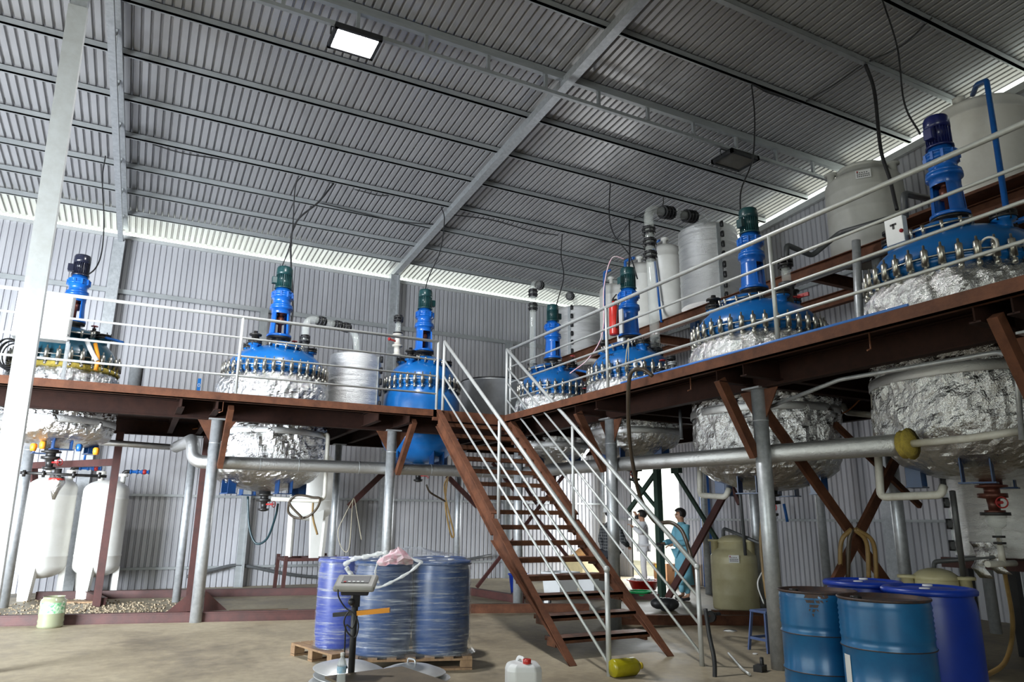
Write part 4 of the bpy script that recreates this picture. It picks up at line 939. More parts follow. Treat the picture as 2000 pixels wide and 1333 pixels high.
mb.tube(spline([p1, lerp(p1, p2, .5)+Vector((0, .02, 0)), p2]), .009, 6); mb.tube([p1, p1+(p2-p1)*.9+Vector((0, -.06, 0))], .006, 6); mb.ball(p1, .02, 8, 6); single(mb, 'twine', 'palestring', 'pale twine knotted on the right railing over the reactor lid', 'string')
pipe('blue_stripe_tube', 'thin bright blue tube lying along the right deck edge', [(5.53, 7.6, DK+.017), (5.53, 5.6, DK+.017), (5.53, 3.55, DK+.017)], .014, mat('bright_blue_tube', (.08, .25, .75), rough=.3))
pipe('blue_valve_arm', 'blue pipe with red handle above the far corner reactor', [at(1120, 722, X=7.2), at(1150, 728, X=7.0)], .022, 'pvcblue')
pipe('blue_valve_arm', 'blue valve with red wheel beside the farthest left reactor', [at(205, 660, Y=12.9), at(226, 665, Y=12.9), at(242, 670, Y=12.9)], .022, 'pvcblue')
pipe('orange_bundle', 'bundle of orange straps tied on the farthest left reactor lid', [at(186, 672, Y=12.5), at(192, 700, Y=12.42), at(187, 724, Y=12.38)], .03, 'orange', cat='strap')
pipe('white_sleeve', 'white plastic sleeve leaning on the farthest left reactor lid', [at(168, 663, Y=12.5), at(180, 690, Y=12.42), at(190, 706, Y=12.38)], .032, 'plasticwhite', cat='tube')
# control box on nearest reactor
t = thing('control_box', 'white switch box with black marks by the nearest reactor lid', 'box', at(1745, 470, X=7.0)); b = at(1746, 453, X=6.95)
mb = MB(); mb.b2((b.x, b.y-.11, b.z-.14), (b.x+.08, b.y+.10, b.z+.16)); mb.build('case', 'white', t, bevel=.006)
mb = MB(); mb.b2((b.x-.006, b.y-.035, b.z+.07), (b.x, b.y+.035, b.z+.09)); mb.b2((b.x-.006, b.y-.01, b.z+.03), (b.x, b.y+.01, b.z+.09)); mb.build('mark', 'ink', t)
mb = MB(); mb.ball((b.x-.01, b.y-.09, b.z-.02), .022, 10, 8); mb.build('red_button', 'redvalve', t)
pipe('control_box_stand', 'steel stalk under the white switch box', [(b.x+.04, b.y, b.z-.14), (b.x+.04, b.y, b.z-.3)], .015, 'galv', cat='stand')
# rust coloured flange pipes at valves cluster between reactors four and five, and five and six
def valve_cluster(cx, cy, z, label, seed):
    rnd = random.Random(seed); t = thing('valve_manifold', label, 'valves', (cx, cy, z))
    for i in range(7):
        x, y = cx+rnd.uniform(-.25, .25), cy-.36+i*.12; h = rnd.uniform(.3, .75)
        mb = MB(); mb.cyl((x, y, z), (x, y, z+h), .03, 10)
        for k in (.3, .6, .95): mb.lathe([(.07, 0), (.07, .02), (.05, .02), (.05, .03), (.07, .03), (.07, .05)], (x, y, z+h*k-.02), 14)
        mb.build('valve_stem', rnd.choice(['pvcgrey', 'blackmetal', 'galvdark', 'black']), t)
    mb = MB(); mb.cyl((cx, cy-.42, z+.25), (cx, cy+.42, z+.28), .04, 12); mb.build('header_pipe', 'pvcgrey', t)
    mb = MB(); mb.lathe([(.05, 0), (.05, .012)], (cx-.1, cy-.1, z+.62), 14); mb.build('hand_wheel', 'redvalve', t)
valve_cluster(7.0, 8.5, DK, 'dense cluster of dark valves between the two middle right reactors', 3)
valve_cluster(7.3, 11.12, DK, 'cluster of dark valves behind the far right reactors', 5)
valve_cluster(8.7, 5.6, DK, 'cluster of dark valves behind the nearest right reactor', 8)
# outlet fittings under the farthest left reactor
t = thing('outlet_pipework', 'dark outlet pipework with red band under the farthest left reactor', 'valve', (-1.12, 13.2, 1.9))
mb = MB(); mb.cyl((-1.12, 13.2, 2.2), (-1.12, 13.2, 1.95), .05); mb.build('drop_pipe', 'blackmetal', t)
mb = MB(); mb.lathe([(.11, 0), (.11, .03)], (-1.12, 13.2, 2.02), 18); mb.build('red_flange', 'red', t)
mb = MB(); mb.lathe([(.10, .1), (.12, 0), (.06, -.12), (.02, -.25)], (-1.12, 13.2, 1.98), 12); mb.build('foil_cone', 'foil', t)
mb = MB(); mb.cyl((-1.6, 13.15, 2.12), (-.45, 13.15, 2.1), .022)
for x in (-1.55, -1.3, -.9, -.55): mb.lathe([(.05, -.02), (.05, .02)], (x, 13.15, 2.11), 12, (1, 0, 0))
mb.build('side_pipe', 'blackmetal', t)
for (x, y, m_) in ((84, 868, 'orange'), (66, 872, 'orange'), (188, 880, 'orange'), (155, 873, 'pvcblue')):
    p = at(x, y, Y=12.72); mb = MB(); mb.lathe([(.035, -.07), (.045, -.03), (.045, .02), (.03, .04)], p, 12); mb.build('end_cap', m_, t)
# outlet under nearest right reactor
x, y = REACT[6][0], REACT[6][1]
t = thing('glass_receiver', 'clear glass receiver bulb under the nearest right reactor outlet', 'glass', (x, y, 1.2))
mb = MB(); mb.lathe([(.09, 0), (.09, -.05), (.075, -.10), (.03, -.13), (.02, -.28)], (x, y, 1.57), 20); mb.build('bulb', 'glass', t)
mb = MB(); mb.lathe([(.13, 0), (.13, .03)], (x, y, 1.57), 20); mb.lathe([(.055, 0), (.055, .02)], (x, y, 1.36), 14); mb.lathe([(.055, 0), (.055, .02)], (x, y, 1.30), 14); mb.build('black_flange', 'black', t)
mb = MB(); mb.cyl((x, y, 1.29), (x, y, 1.12), .03); mb.cyl((x-.25, y, 1.12), (x+.2, y, 1.12), .03); mb.build('outlet_pipe', 'pvcwhite', t)

# ---------------- cables
def rayline(pts, t0, t1):
    "wire through the seen positions, depth running evenly from t0 to t1"
    L = [0]
    for a, b in zip(pts, pts[1:]): L.append(L[-1]+math.hypot(a[0]-b[0], a[1]-b[1]))
    return [rt(p[0], p[1], t0+(t1-t0)*l/L[-1]) for p, l in zip(pts, L)]
def roof_t(x, y):
    d = CF + CR*((x-1000)/CAM_F) - CU*((y-666.5)/CAM_F); return (7.92+SL*17.5-CAM_H)/(d.z+SL*d.y)
def cable(label, pts, end=None, r=.012, m='black', te=None, ts=None):
    t0 = ts or roof_t(*pts[0]); t1 = te if te else (depth(end) if end is not None else roof_t(*pts[-1]))
    mb = MB(); mb.tube(spline(rayline(pts, t0, t1), 8), r, 6); return single(mb, 'power_cable', m, label, 'cable', 'power cables of the reactor motors')
def mt(i): return (MT[i][0], MT[i][1], MT[i][2])
cable('black cable from the ladder rafter to the farthest left motor', [(206, 305), (200, 350), (203, 430), (199, 490), (186, 525), (158, 545)], mt(0))
cable('thin black cable hanging left of the bundle to the second motor', [(591, 343), (577, 365), (572, 440), (566, 480), (548, 528)], mt(1))
cable('thick black cable bundle dropping behind the second motor', [(652, 358), (622, 395), (580, 432), (568, 480), (572, 600), (565, 650)], (2.3, 13.3, 4.8), r=.02)
cable('black cable from the box rafter foot to the third motor', [(862, 405), (868, 430), (860, 490), (838, 540), (829, 572)], mt(2))
cable('black cable dropping to the far corner motor', [(1098, 458), (1096, 500), (1101, 540), (1090, 585), (1081, 612)], mt(3))
cable('black cable swinging to the motor beside the extinguisher', [(1192, 358), (1190, 420), (1200, 460), (1230, 500), (1245, 545)], mt(4))
cable('straight double black cable dropping onto the motor beside the extinguisher', [(1229, 430), (1230, 480), (1228, 538)], mt(4), r=.018)
cable('black cable from the roof purlin to the middle right motor', [(1468, 165), (1474, 230), (1470, 310), (1448, 370), (1446, 415)], mt(5))
cable('black cable from the top of the picture to the navy motor', [(1720, -10), (1752, 90), (1766, 200), (1797, 262)], mt(6))
cable('thick black cable bundle dropping past the plastic tank at right', [(1690, 125), (1708, 180), (1720, 290), (1738, 350), (1752, 410)], None, r=.03, te=10.5)
cable('black wire draped along the purlins from the ladder rafter', [(298, 282), (360, 300), (450, 314), (590, 340), (650, 358)])
cable('black wire sagging under the purlins towards the box rafter', [(622, 396), (700, 415), (780, 433), (850, 439)])
cable('black wire along the purlin between bundle and box rafter', [(692, 370), (740, 382), (760, 381)])
cable('black wire from the box rafter towards the large condenser', [(885, 420), (960, 430), (1040, 452), (1090, 460)])
cable('black wire looping between purlins above the glass column', [(1296, 383), (1290, 405), (1240, 425), (1200, 470), (1172, 472)])
cable('black cable draped between purlins above the floodlight', [(1465, 160), (1495, 178), (1530, 190), (1566, 203)], r=.02)
cable('black cable running up the roof to the upper right', [(1566, 203), (1630, 165), (1688, 125), (1760, 90), (1820, 35)], r=.014)
cable('orange wire sagging under the deck left of the second reactor', [(225, 800), (270, 825), (340, 842), (400, 835)], r=.012, m='orangehose', ts=14.0, te=13.5)
cable('orange wire sagging under the deck between two right reactors', [(1622, 806), (1650, 806), (1680, 780), (1695, 755)], r=.010, m='orangehose', ts=9.5, te=9.0)
# ---------------- hoses
def hose(label, pts, t0, t1, r=.02, m='darkhose', cat='hose', k=8, name='hose', group=None):
    mb = MB(); mb.tube(spline(rayline(pts, t0, t1), k), r, 8); return single(mb, name, m, label, cat, group)
hose('dark teal hose hanging in a deep loop below the second reactor', [(484, 970), (487, 1030), (500, 1062), (522, 1052), (538, 1010), (543, 985)], 13.0, 12.6, .02, 'tealhose')
hose('brown hose looped over the white pipe below the second reactor', [(566, 975), (563, 1000), (578, 1012), (600, 1010), (618, 995), (625, 975), (610, 972), (590, 968), (575, 970), (566, 985), (590, 1012)], 12.2, 12.1, .02, 'darkhose')
hose('tan hose end dangling below the looped brown hose', [(612, 975), (611, 1010), (620, 1045)], 12.25, 12.2, .018, 'brownhose')
hose('pale twine loop hanging from the black knee brace', [(690, 975), (672, 1010), (660, 1040), (668, 1072), (682, 1070), (690, 975), (700, 1020), (706, 1055)], 14.2, 14.0, .008, 'palestring', 'string')
hose('brown hose bundle hanging in a narrow loop left of the staircase', [(875, 930), (870, 975), (873, 1010), (882, 1048), (886, 1040), (874, 990), (868, 950), (876, 930)], 13.4, 13.4, .018, 'brownhose')
hose('brown hose leading from the bare blue reactor outlet to the hanging bundle', [(833, 948), (840, 962), (856, 972), (870, 980)], 13.0, 13.3, .018, 'darkhose')
hose('long dark hose hanging from the deck edge past the galvanised post', [(1275, 735), (1255, 722), (1232, 730), (1227, 790), (1232, 880), (1250, 970), (1275, 1015), (1290, 1024)], 8.6, 9.6, .026, 'darkhose')
hose('dark hose arching over the stair handrail end to the floor', [(1290, 1022), (1312, 1022), (1332, 1038), (1346, 1075), (1352, 1100)], 9.6, 8.9, .026, 'darkhose')
hose('dark hose lying down beside the right newel post to the floor', [(1378, 1190), (1385, 1240), (1395, 1290), (1396, 1340)], 7.4, 7.0, .022, 'black')
for i, (xs_, mm, lab) in enumerate((((1663, 1643, 1641), 'brownhose', 'left tan hose loop hung on the crossed rust braces'), ((1668, 1692, 1697), 'brownhose', 'middle tan hose loop hung on the crossed rust braces'), ((1672, 1705, 1712), 'brownhose', 'right tan hose loop hung on the crossed rust braces'), ((1664, 1658, 1656), 'darkhose', 'olive straight hose hung on the crossed rust braces'))):
    hose(lab, [(xs_[0], 1034), (xs_[1], 1060), (xs_[2], 1130)], depth((7.5, 5.7, 1.35)), depth((7.5, 5.72, 1.0)), .026, mm)
hose('long tan hose looping down from the nearest right reactor to the floor', [(1938, 960), (1945, 1020), (1962, 1120), (1978, 1220), (1965, 1290), (1930, 1318), (1900, 1322)], 8.0, 6.4, .022, 'brownhose')
hose('olive hose taped along the second galvanised post on the right', [(1488, 1010), (1486, 1060), (1490, 1110), (1498, 1170)], 9.3, 9.0, .022, 'brownhose')
hose('white thin cable trailing behind the right galvanised post', [(1490, 1010), (1493, 1100), (1480, 1140), (1492, 1180)], 9.4, 9.2, .01, 'plasticwhite', 'cable')
hose('pink-white thin tube rising along the corner tanks', [(1113, 730), (1150, 700), (1177, 650), (1180, 560), (1195, 505), (1220, 506)], 12.0, 12.5, .01, 'pink', 'tube')
pipe('wall_pipe', 'thin blue and white pipe with red valve on the right wall', [at(1531, 985, X=11.9), at(1538, 1020, X=11.9)], .03, 'pvcblue')
# legs under the far right condenser
t = thing('condenser_stand', 'black steel legs and brown beam under the far right condenser', 'stand', (8.9, 4.75, 0))
for dx, dy in ((-.45, -.35), (-.45, .4), (.45, -.35), (.45, .4)):
    mb = MB(); mb.b2((8.9+dx-.05, 4.75+dy-.05, 0), (8.9+dx+.05, 4.75+dy+.05, 1.0)); mb.build('leg', 'black', t)
for dx in (-.45, .45):
    mb = MB(); mb.b2((8.9+dx-.05, 4.1, 1.0), (8.9+dx+.05, 5.4, 1.11)); mb.build('beam', 'primer', t)
for i, (xx, yy, x2, y2, lab) in enumerate(((1912, 1060, 1920, 1130, 'torn strip of foil hanging left under the far right condenser'), (1925, 1060, 1955, 1122, 'torn strip of foil hanging slantwise under the far right condenser'))):
    a_, b_ = at(xx, yy, X=7.9), at(x2, y2, X=7.85); mb = MB(); ax = Vector((0, .07, 0)); vs = []
    for j in range(8):
        q = lerp(a_, b_, j/7); wv = Vector((.02*math.sin(j*2.1), .03*math.cos(j*1.3), 0)); vs += [q-ax+wv, q+ax+wv, q+ax+wv+Vector((.004, 0, .004)), q-ax+wv+Vector((.004, 0, .004))]
    fs = []
    for j in range(7):
        for k_ in range(4): fs.append((j*4+k_, j*4+(k_+1) % 4, j*4+4+(k_+1) % 4, j*4+4+k_))
    fs += [(3, 2, 1, 0), (28, 29, 30, 31)]; mb.add(vs, fs, True); single(mb, 'foil_strip', 'foil', lab, 'foil')
# ================================================================== ON THE FLOOR
def pallet(name_label, c, w_, d_, rot, h=.13):
    t = thing('pallet', name_label, 'pallet', c); R = Matrix.Rotation(rot, 3, 'Z'); c = Vector(c)
    for i in range(7): mb = MB(); mb.box(c+R @ Vector((-w_/2+.05+i*(w_-.1)/6, 0, h-.01)), (.095, d_, .02), R); mb.build('top_board', 'wood', t)
    for j in (-1, 0, 1):
        mb = MB(); mb.box(c+R @ Vector((0, j*(d_/2-.05), .01)), (w_, .1, .02), R); mb.build('bottom_board', 'wood', t)
        mb = MB(); mb.box(c+R @ Vector((0, j*(d_/2-.05), h-.03)), (w_, .1, .02), R); mb.build('stringer_board', 'wood', t)
        for i in (-1, 0, 1): mb = MB(); mb.box(c+R @ Vector((i*(w_/2-.06), j*(d_/2-.05), h/2-.005)), (.12, .1, h-.06), R); mb.build('block', 'wood', t)
    return t
def steel_drum(label, c, r=.29, h=.88, lab=False, stain=False):
    t = thing('steel_drum', label, 'drum', c); x, y, z = c
    prof = [(.01, .008), (r*.97, .008), (r*1.02, 0), (r*1.02, .02), (r, .025)]
    def hoop(z_): return [(r, z_-.018), (r*1.025, z_-.006), (r*1.025, z_+.006), (r, z_+.018)]
    for k in range(5): prof += [(r, .06+k*.035), (r*1.018, .078+k*.035)]
    prof += hoop(h*.33)+hoop(h*.64)
    for k in range(7): prof += [(r, h*.70+k*.032), (r*1.022, h*.70+.016+k*.032)]
    prof += [(r, h-.03), (r, h-.015)]
    mb = MB(); mb.lathe(prof, c, 56, caps=False); mb.build('shell', 'drumblue', t)
    mb = MB(); mb.lathe([(r, h-.018), (r*1.03, h-.012), (r*1.03, h), (r*.98, h), (r*.97, h-.022), (.01, h-.02)], c, 56, caps=False); mb.build('rim_and_top', 'drumrim', t)
    for k in (.33, .64): mb = MB(); mb.torus((x, y, z+h*k), r*1.026, .004, 56, 5); mb.build('hoop_wear', 'drumrim', t)
    mb = MB(); mb.lathe([(.035, 0), (.035, .018), (.02, .02)], (x-.12, y+.12, z+h-.02), 14); mb.build('bung', 'blackmetal', t)
    if stain:
        mb = MB(); a = math.atan2(-y, -x)
        for i, (da, L) in enumerate(((-.28, .07), (-.2, .12), (-.12, .16), (-.02, .12), (.1, .06), (.2, .05))):
            n_ = 6; vs = []
            for j in range(n_+1):
                zz = z+h-.015-L*j/n_; wd = .05*(1-j/n_)**.5+.008; aa = a+da+.03*math.sin(j*1.7+i)
                vs += [(x+(r*1.014)*math.cos(aa-wd), y+(r*1.014)*math.sin(aa-wd), zz), (x+(r*1.014)*math.cos(aa+wd), y+(r*1.014)*math.sin(aa+wd), zz)]
            mb.add(vs, [(2*j, 2*j+1, 2*j+3, 2*j+2) for j in range(n_)])
        mb.build('drip_stain', 'drumrim', t)
    if lab:
        a = math.atan2(-y, -x)-1.08; mb = MB(); vs = []
        for j in range(5):
            aa = a-.13+.26*j/4; vs += [(x+r*1.012*math.cos(aa), y+r*1.012*math.sin(aa), z+h*.36), (x+r*1.012*math.cos(aa), y+r*1.012*math.sin(aa), z+h*.58)]
        mb.add(vs, [(2*j, 2*j+1, 2*j+3, 2*j+2) for j in range(4)]); mb.build('paper_label', 'labelwhite', t)
    return t
def plastic_drum(label, c, r=.30, h=.92, m='drumplastic', group=None):
    t = thing('plastic_drum', label, 'drum', c, group)
    prof = [(.01, 0), (r*.92, 0), (r*.95, .02), (r*.96, .10), (r*1.0, .14), (r*1.0, h-.16), (r*.965, h-.10), (r*.93, h-.06), (r*.93, h-.03)]
    mb = MB(); mb.lathe(prof, c, 48, caps=False); mb.build('shell', m, t)
    mb = MB(); mb.lathe([(r*.94, h-.05), (r*1.04, h-.045), (r*1.05, h-.02), (r*1.0, h-.005), (r*.86, h), (r*.84, h-.02), (r*.62, h-.018), (r*.6, h-.01), (.01, h-.01)], c, 48, caps=False); mb.build('lid', m, t)
    for a in (.6, 3.6):
        mb = MB(); mb.lathe([(.035, 0), (.035, .015)], (c[0]+r*.55*math.cos(a), c[1]+r*.55*math.sin(a), c[2]+h-.014), 14); mb.build('bung', 'labelwhite', t)
    return t
def topat(x, y, w_, zt, h):
    P = at(x, y, Z=zt); return (P.x, P.y, zt-h), w_*depth(P)/CAM_F/2
cA, rA = topat(1595, 1152, 140, .98, .86); cB, rB = topat(1724, 1166, 163, 1.0, .88)
cC, rC = topat(1684, 1133, 138, 1.03, .92); cD, rD = topat(1812, 1146, 160, 1.04, .92)
steel_drum('dull blue steel drum with dark drips below its rim, left of the pair', cA, rA, .86, stain=True)
steel_drum('blue steel drum with a white paper label, front right of the group', cB, rB, .88, lab=True)
plastic_drum('bright blue plastic drum standing behind the two steel drums', cC, rC)
plastic_drum('tall blue plastic drum at the right of the drum group', cD, rD)
pc = (Vector(cA)+Vector(cB)+Vector(cC)+Vector(cD))/4
pallet('worn wooden pallet under the four blue drums', (pc.x, pc.y, 0), 1.35, 1.35, .45, .118)
# shrink-wrapped drums
PA = at(660, 1262, Z=.13); rL = 92*depth(PA)/CAM_F/2
plA = pallet('pale wooden pallet under the lone wrapped blue drum', (PA.x+.08, PA.y+.05, 0), .80, .95, .25)

t = plastic_drum('lone wrapped blue plastic drum left of the big wrapped bundle', (PA.x, PA.y+.0, .13), rL, .93, 'drumplastic')
mb = MB(); r_ = rL*1.03; prof = [(r_*1.04, .0), (r_*1.0, .05), (r_*1.015, .3), (r_, .55), (r_*1.015, .8), (r_*1.04, .90), (r_*.95, .945), (r_*.5, .95), (.01, .955)]
mb.lathe(prof, (PA.x, PA.y, .13), 48, caps=False); mb.build('film_wrap', 'wrap', t)
P1 = at(733, 1286, Z=.13); r1 = .32
dirR = Vector((CR.x, CR.y, 0)).normalized(); dirF = Vector((CF.x, CF.y, 0)).normalized()
c1 = P1+dirF*r1; rot = .13
e1 = (Matrix.Rotation(rot+.02, 3, 'Z') @ dirR); e2 = Vector((-e1.y, e1.x, 0))
cs = [c1, c1+e1*.615+dirF*.02, c1+e2*.615, c1+e1*.615+e2*.615]
labs = ['front left blue drum inside the big wrapped bundle', 'front right blue drum inside the big wrapped bundle', 'back left blue drum inside the big wrapped bundle', 'back right blue drum inside the big wrapped bundle']
bc = (cs[0]+cs[3])/2
pallet('dark wooden pallet under the big wrapped bundle of drums', (bc.x, bc.y, 0), 1.25, 1.25, math.atan2(e1.y, e1.x))
for c_, lb in zip(cs, labs): plastic_drum(lb, (c_.x, c_.y, .13), .305, .93, 'wrappeddrum', 'wrapped drums of the big bundle')
def wrap_bundle():
    out = []
    for k, c_ in ((0, cs[0]), (1, cs[1]), (3, cs[3]), (2, cs[2])):
        pass
    # rounded hull through the four drums
    base = math.atan2(e1.y, e1.x); seq = [(cs[0], base-PI), (cs[1], base-PI/2), (cs[3], base), (cs[2], base+PI/2)]
    for c_, a0 in seq:
        for j in range(13): a = a0+PI/2*j/12; out.append((c_, a))
    N = len(out); rows = []; rnd = random.Random(4)
    hs = [0, .02, .06, .12]+[.12+.07*i for i in range(1, 11)]+[.86, .90, .93, .955]
    for i, h in enumerate(hs):
        rr = .322+(.06*(1-h/.06) if h < .06 else 0)+rnd.uniform(-.003, .004)
        if h > .9: rr -= (h-.9)*.6
        rows.append([(c_.x+(rr+rnd.uniform(-.002, .002))*math.cos(a), c_.y+(rr+rnd.uniform(-.002, .002))*math.sin(a), .13+h) for c_, a in out])
    mid = bc
    for k, (s_, h) in enumerate(((.75, .965), (.5, .985), (.25, 1.02), (.08, 1.05))):
        rows.append([(mid.x+(p[0]-mid.x)*s_, mid.y+(p[1]-mid.y)*s_, .13+h+rnd.uniform(-.015, .02)) for p in rows[len(hs)-1]])
    vs = [p for r in rows for p in r]; fs = [(k*N+i, k*N+(i+1) % N, (k+1)*N+(i+1) % N, (k+1)*N+i) for k in range(len(rows)-1) for i in range(N)]
    t = thing('stretch_film', 'clear stretch film wound around the big bundle of blue drums', 'film', (mid.x, mid.y, .13))
    mb = MB(); mb.add(vs, fs, True); mb.build('film_wrap', 'wrap', t)
    def fold(pts, r):
        mb = MB(); mb.tube(spline(pts, 8), [r*(1+.25*math.sin(i*.9)+.15*math.sin(i*2.3)) for i in range((len(pts)-1)*8+1)], 8); mb.build('gathered_fold', 'wrapfold', t)
    D = lambda x, y, f_=0: at(x, y, Z=1.02)
    F = lambda x, y: rt(x, y, depth(c1-dirF*.335))
    G = lambda x, y: rt(x, y, depth(c1-dirF*.2))
    fold([F(677, 1112), F(690, 1130), F(718, 1140), F(738, 1148), F(768, 1136), F(800, 1118), F(822, 1100)], .014)
    fold([F(676, 1108), F(684, 1120), F(700, 1134), F(722, 1143)], .02)
    fold([G(672, 1104), G(692, 1092), G(715, 1088), G(742, 1082), G(758, 1080)], .022)
    fold([G(740, 1100), G(750, 1088), G(775, 1080), G(800, 1090), G(826, 1100)], .015)
    fold([F(740, 1140), F(733, 1120), F(738, 1100), F(745, 1088)], .010)
    fold([rt(870, 1098, 8.3), rt(885, 1105, 8.25), rt(900, 1125, 8.2), rt(908, 1145, 8.2)], .012)
    for hh, k in ((.30, 0), (.45, 1), (.62, 2)):
        pass
    return t
wrap_bundle()
p = at(775, 1090, Z=1.14)
mb = MB(); rnd = random.Random(9); vs = []; N = 14
for k in range(6):
    for i in range(N):
        a = 2*PI*i/N; r_ = (.13, .14, .12, .09, .06, .01)[k]*(1+rnd.uniform(-.25, .25)); vs.append((p.x+r_*math.cos(a)*1.15, p.y+r_*math.sin(a)*.8, p.z-.06+.03*k+rnd.uniform(-.012, .012)))
mb.add(vs, [(k*N+i, k*N+(i+1) % N, (k+1)*N+(i+1) % N, (k+1)*N+i) for k in range(5) for i in range(N)], False)
single(mb, 'plastic_bag', 'pink', 'crumpled pink and white plastic bag on top of the wrapped drums', 'bag')
# platform scale
t = thing('platform_scale', 'floor platform scale with grey indicator head on a black pole', 'scale', (2.1, 7.4, 0))
b0 = at(686, 1312, Z=.33); topz = None
hd = rt(682, 1148, depth(b0))
ux = (at(875, 1334, Z=.33)-at(785, 1302, Z=.33)); uy = (at(662, 1318, Z=.33)-at(785, 1302, Z=.33))
k0 = at(785, 1302, Z=.33); ux.normalize(); uy = Vector((ux.y, -ux.x, 0)); 
if uy.dot(at(662, 1318, Z=.33)-k0) < 0: uy = -uy
# the plate: far corner k0, sides along ux (0.5 m) and uy (0.7 m) towards the viewer
v = at(662, 1318, Z=.33)-k0; L1 = .66; d1 = v.normalized(); d2 = Vector((-d1.y, d1.x, 0))
if d2.dot(Vector((0, -1, 0))) < 0: d2 = -d2
pl = [k0, k0+d1*L1, k0+d1*L1+d2*.75, k0+d2*.75]
mb = MB(); mb.prism([q+Vector((0, 0, -.02)) for q in pl], (0, 0, .02)); mb.build('weighing_plate', 'scaleplate', t)
mb = MB(); cc = sum(pl, Vector())/4; mb.prism([cc+(q-cc)*.88+Vector((0, 0, -.07)) for q in pl], (0, 0, .05)); mb.build('base_frame', 'blackmetal', t)
for q in pl: mb = MB(); q2 = cc+(q-cc)*.85; mb.lathe([(.03, -.33), (.03, -.07)], q2, 12); mb.build('foot', 'black', t)
mb = MB(); mb.bar(b0+Vector((0, 0, -.06)), cc+(b0-cc)*.55+Vector((0, 0, -.06)), .06, .03); mb.cyl(b0+Vector((0, 0, -.07)), Vector((b0.x, b0.y, hd.z-.02)), .026, 14); mb.build('pole', 'black', t)
hx, hy, hz = b0.x, b0.y, hd.z; tilt = Matrix.Rotation(.40, 3, dirR)
def HB(off, d_, m, nm, bev=.0, par=t):
    mb = MB(); Rm = tilt @ Matrix((dirR, dirF, Vector((0, 0, 1)))).transposed(); mb.box(Vector((hx, hy, hz))+Rm @ Vector(off), d_, Rm); return mb.build(nm, m, par, bevel=bev)
hh = HB((-.0, 0, .02), (.33, .22, .05), 'scalegrey', 'indicator_head', .02)
HB((0, .01, .047), (.22, .11, .006), 'scaledark', 'display_panel', 0, hh)
for i in range(5): HB((-.08+i*.035, -.035, .052), (.02, .012, .006), 'labelwhite' if i else 'redvalve', 'key', 0, hh)
HB((0, 0, -.025), (.22, .15, .05), 'scaledark', 'head_underside', .01, hh)
mb = MB(); mb.box((hx, hy, hz-.09), (.06, .06, .14)); mb.ball(Vector((hx, hy, hz-.12))-dirF*.05-dirR*.02, .028, 12, 8); mb.build('tilt_clamp', 'scaledark', t)
zc2 = rt(686, 1203, depth(b0)).z; cB0 = Vector((hx, hy, zc2))
mb = MB(); mb.bar(cB0-dirR*.17+Vector((0, 0, -.01)), cB0+Vector((0, 0, .005)), .035, .03); mb.build('black_cross_handle', 'black', t)
mb = MB(); mb.bar(cB0+dirR*.02+Vector((0, 0, .005)), cB0+dirR*.28+Vector((0, 0, .03)), .04, .035); mb.build('yellow_cross_handle', 'orange', t)
dd_ = depth(b0)-.08
mb = MB(); mb.tube(spline([rt(q[0], q[1], dd_) for q in ((660, 1152), (662, 1168), (675, 1188), (692, 1200), (700, 1222), (694, 1245), (680, 1238), (672, 1215), (682, 1195), (695, 1205), (688, 1228), (676, 1222), (674, 1250), (673, 1290), (678, 1306))], 8), .006, 6); mb.build('signal_cable', 'black', t)
# bottle on the scale
bp = at(665, 1345, Z=.33); sc_ = 1.0
t = thing('water_bottle', 'small clear water bottle with white cap and blue label on the scale plate', 'bottle', bp)
mb = MB(); r_ = .032; mb.lathe([(.01, 0), (r_, .004), (r_*.94, .03), (r_, .05), (r_*.94, .07), (r_, .09), (r_, .15), (r_*.95, .17), (r_*.75, .185), (.013, .205), (.013, .215)], bp, 24, caps=False); mb.build('body', 'clearpet', t)
mb = MB(); mb.lathe([(.015, .212), (.015, .232), (.012, .234)], bp, 18); mb.build('cap', 'labelwhite', t)
mb = MB(); mb.lathe([(r_*1.02, .10), (r_*1.02, .145)], bp, 24, caps=False); mb.build('label', mat('water_label', (.10, .42, .75), (.75, .85, .9), rough=.4, scale=30), t)
# pot lids
def lid_stack(cx_, cy_, r, n, z0, tilt_, lab0, names):
    for i in range(n):
        P = Vector((cx_+.03*math.sin(i*2.3), cy_+.03*math.cos(i*1.9), z0+i*.050)); ax = Vector((tilt_*(.6+.2*math.sin(i*1.7)), -tilt_*.6, 1)).normalized()
        t = thing('pot_lid', names[i], 'lid', P, lab0); top = i == n-1
        mb = MB(); mb.lathe([(r, 0), (r*1.015, .004), (r, .010), (r*.96, .012), (r*.93, .02), (r*.6, .055), (r*.25, .075), (.01, .08)], P, 56, ax, caps=False)
        mb.lathe([(.01, .076), (r*.25, .071), (r*.6, .051), (r*.93, .016), (r, .0)], P, 56, ax, caps=False); mb.build('dome', 'alu', t)
        Q = ax.to_track_quat('Z', 'Y').to_matrix(); W = Matrix.Rotation(.3+i*.8, 3, 'Z')
        if top: mb = MB(); mb.tube(corner([P+Q @ (W @ Vector(p)) for p in ((-.055, 0, .07), (-.05, 0, .115), (.05, 0, .115), (.055, 0, .07))], .02), .009, 8); mb.build('handle', 'alu', t)
L1_ = at(682, 1298, Z=.27); L2_ = at(808, 1302, Z=.22)
od = ['lowest', 'second from the bottom', 'third from the bottom', 'fourth from the bottom', 'topmost']
lid_stack(L1_.x, L1_.y, 69*depth(L1_)/CAM_F, 5, .02, .10, 'stacked aluminium pot lids', ['big aluminium pot lid beside the scale pole, %s of the left stack' % s_ for s_ in od])
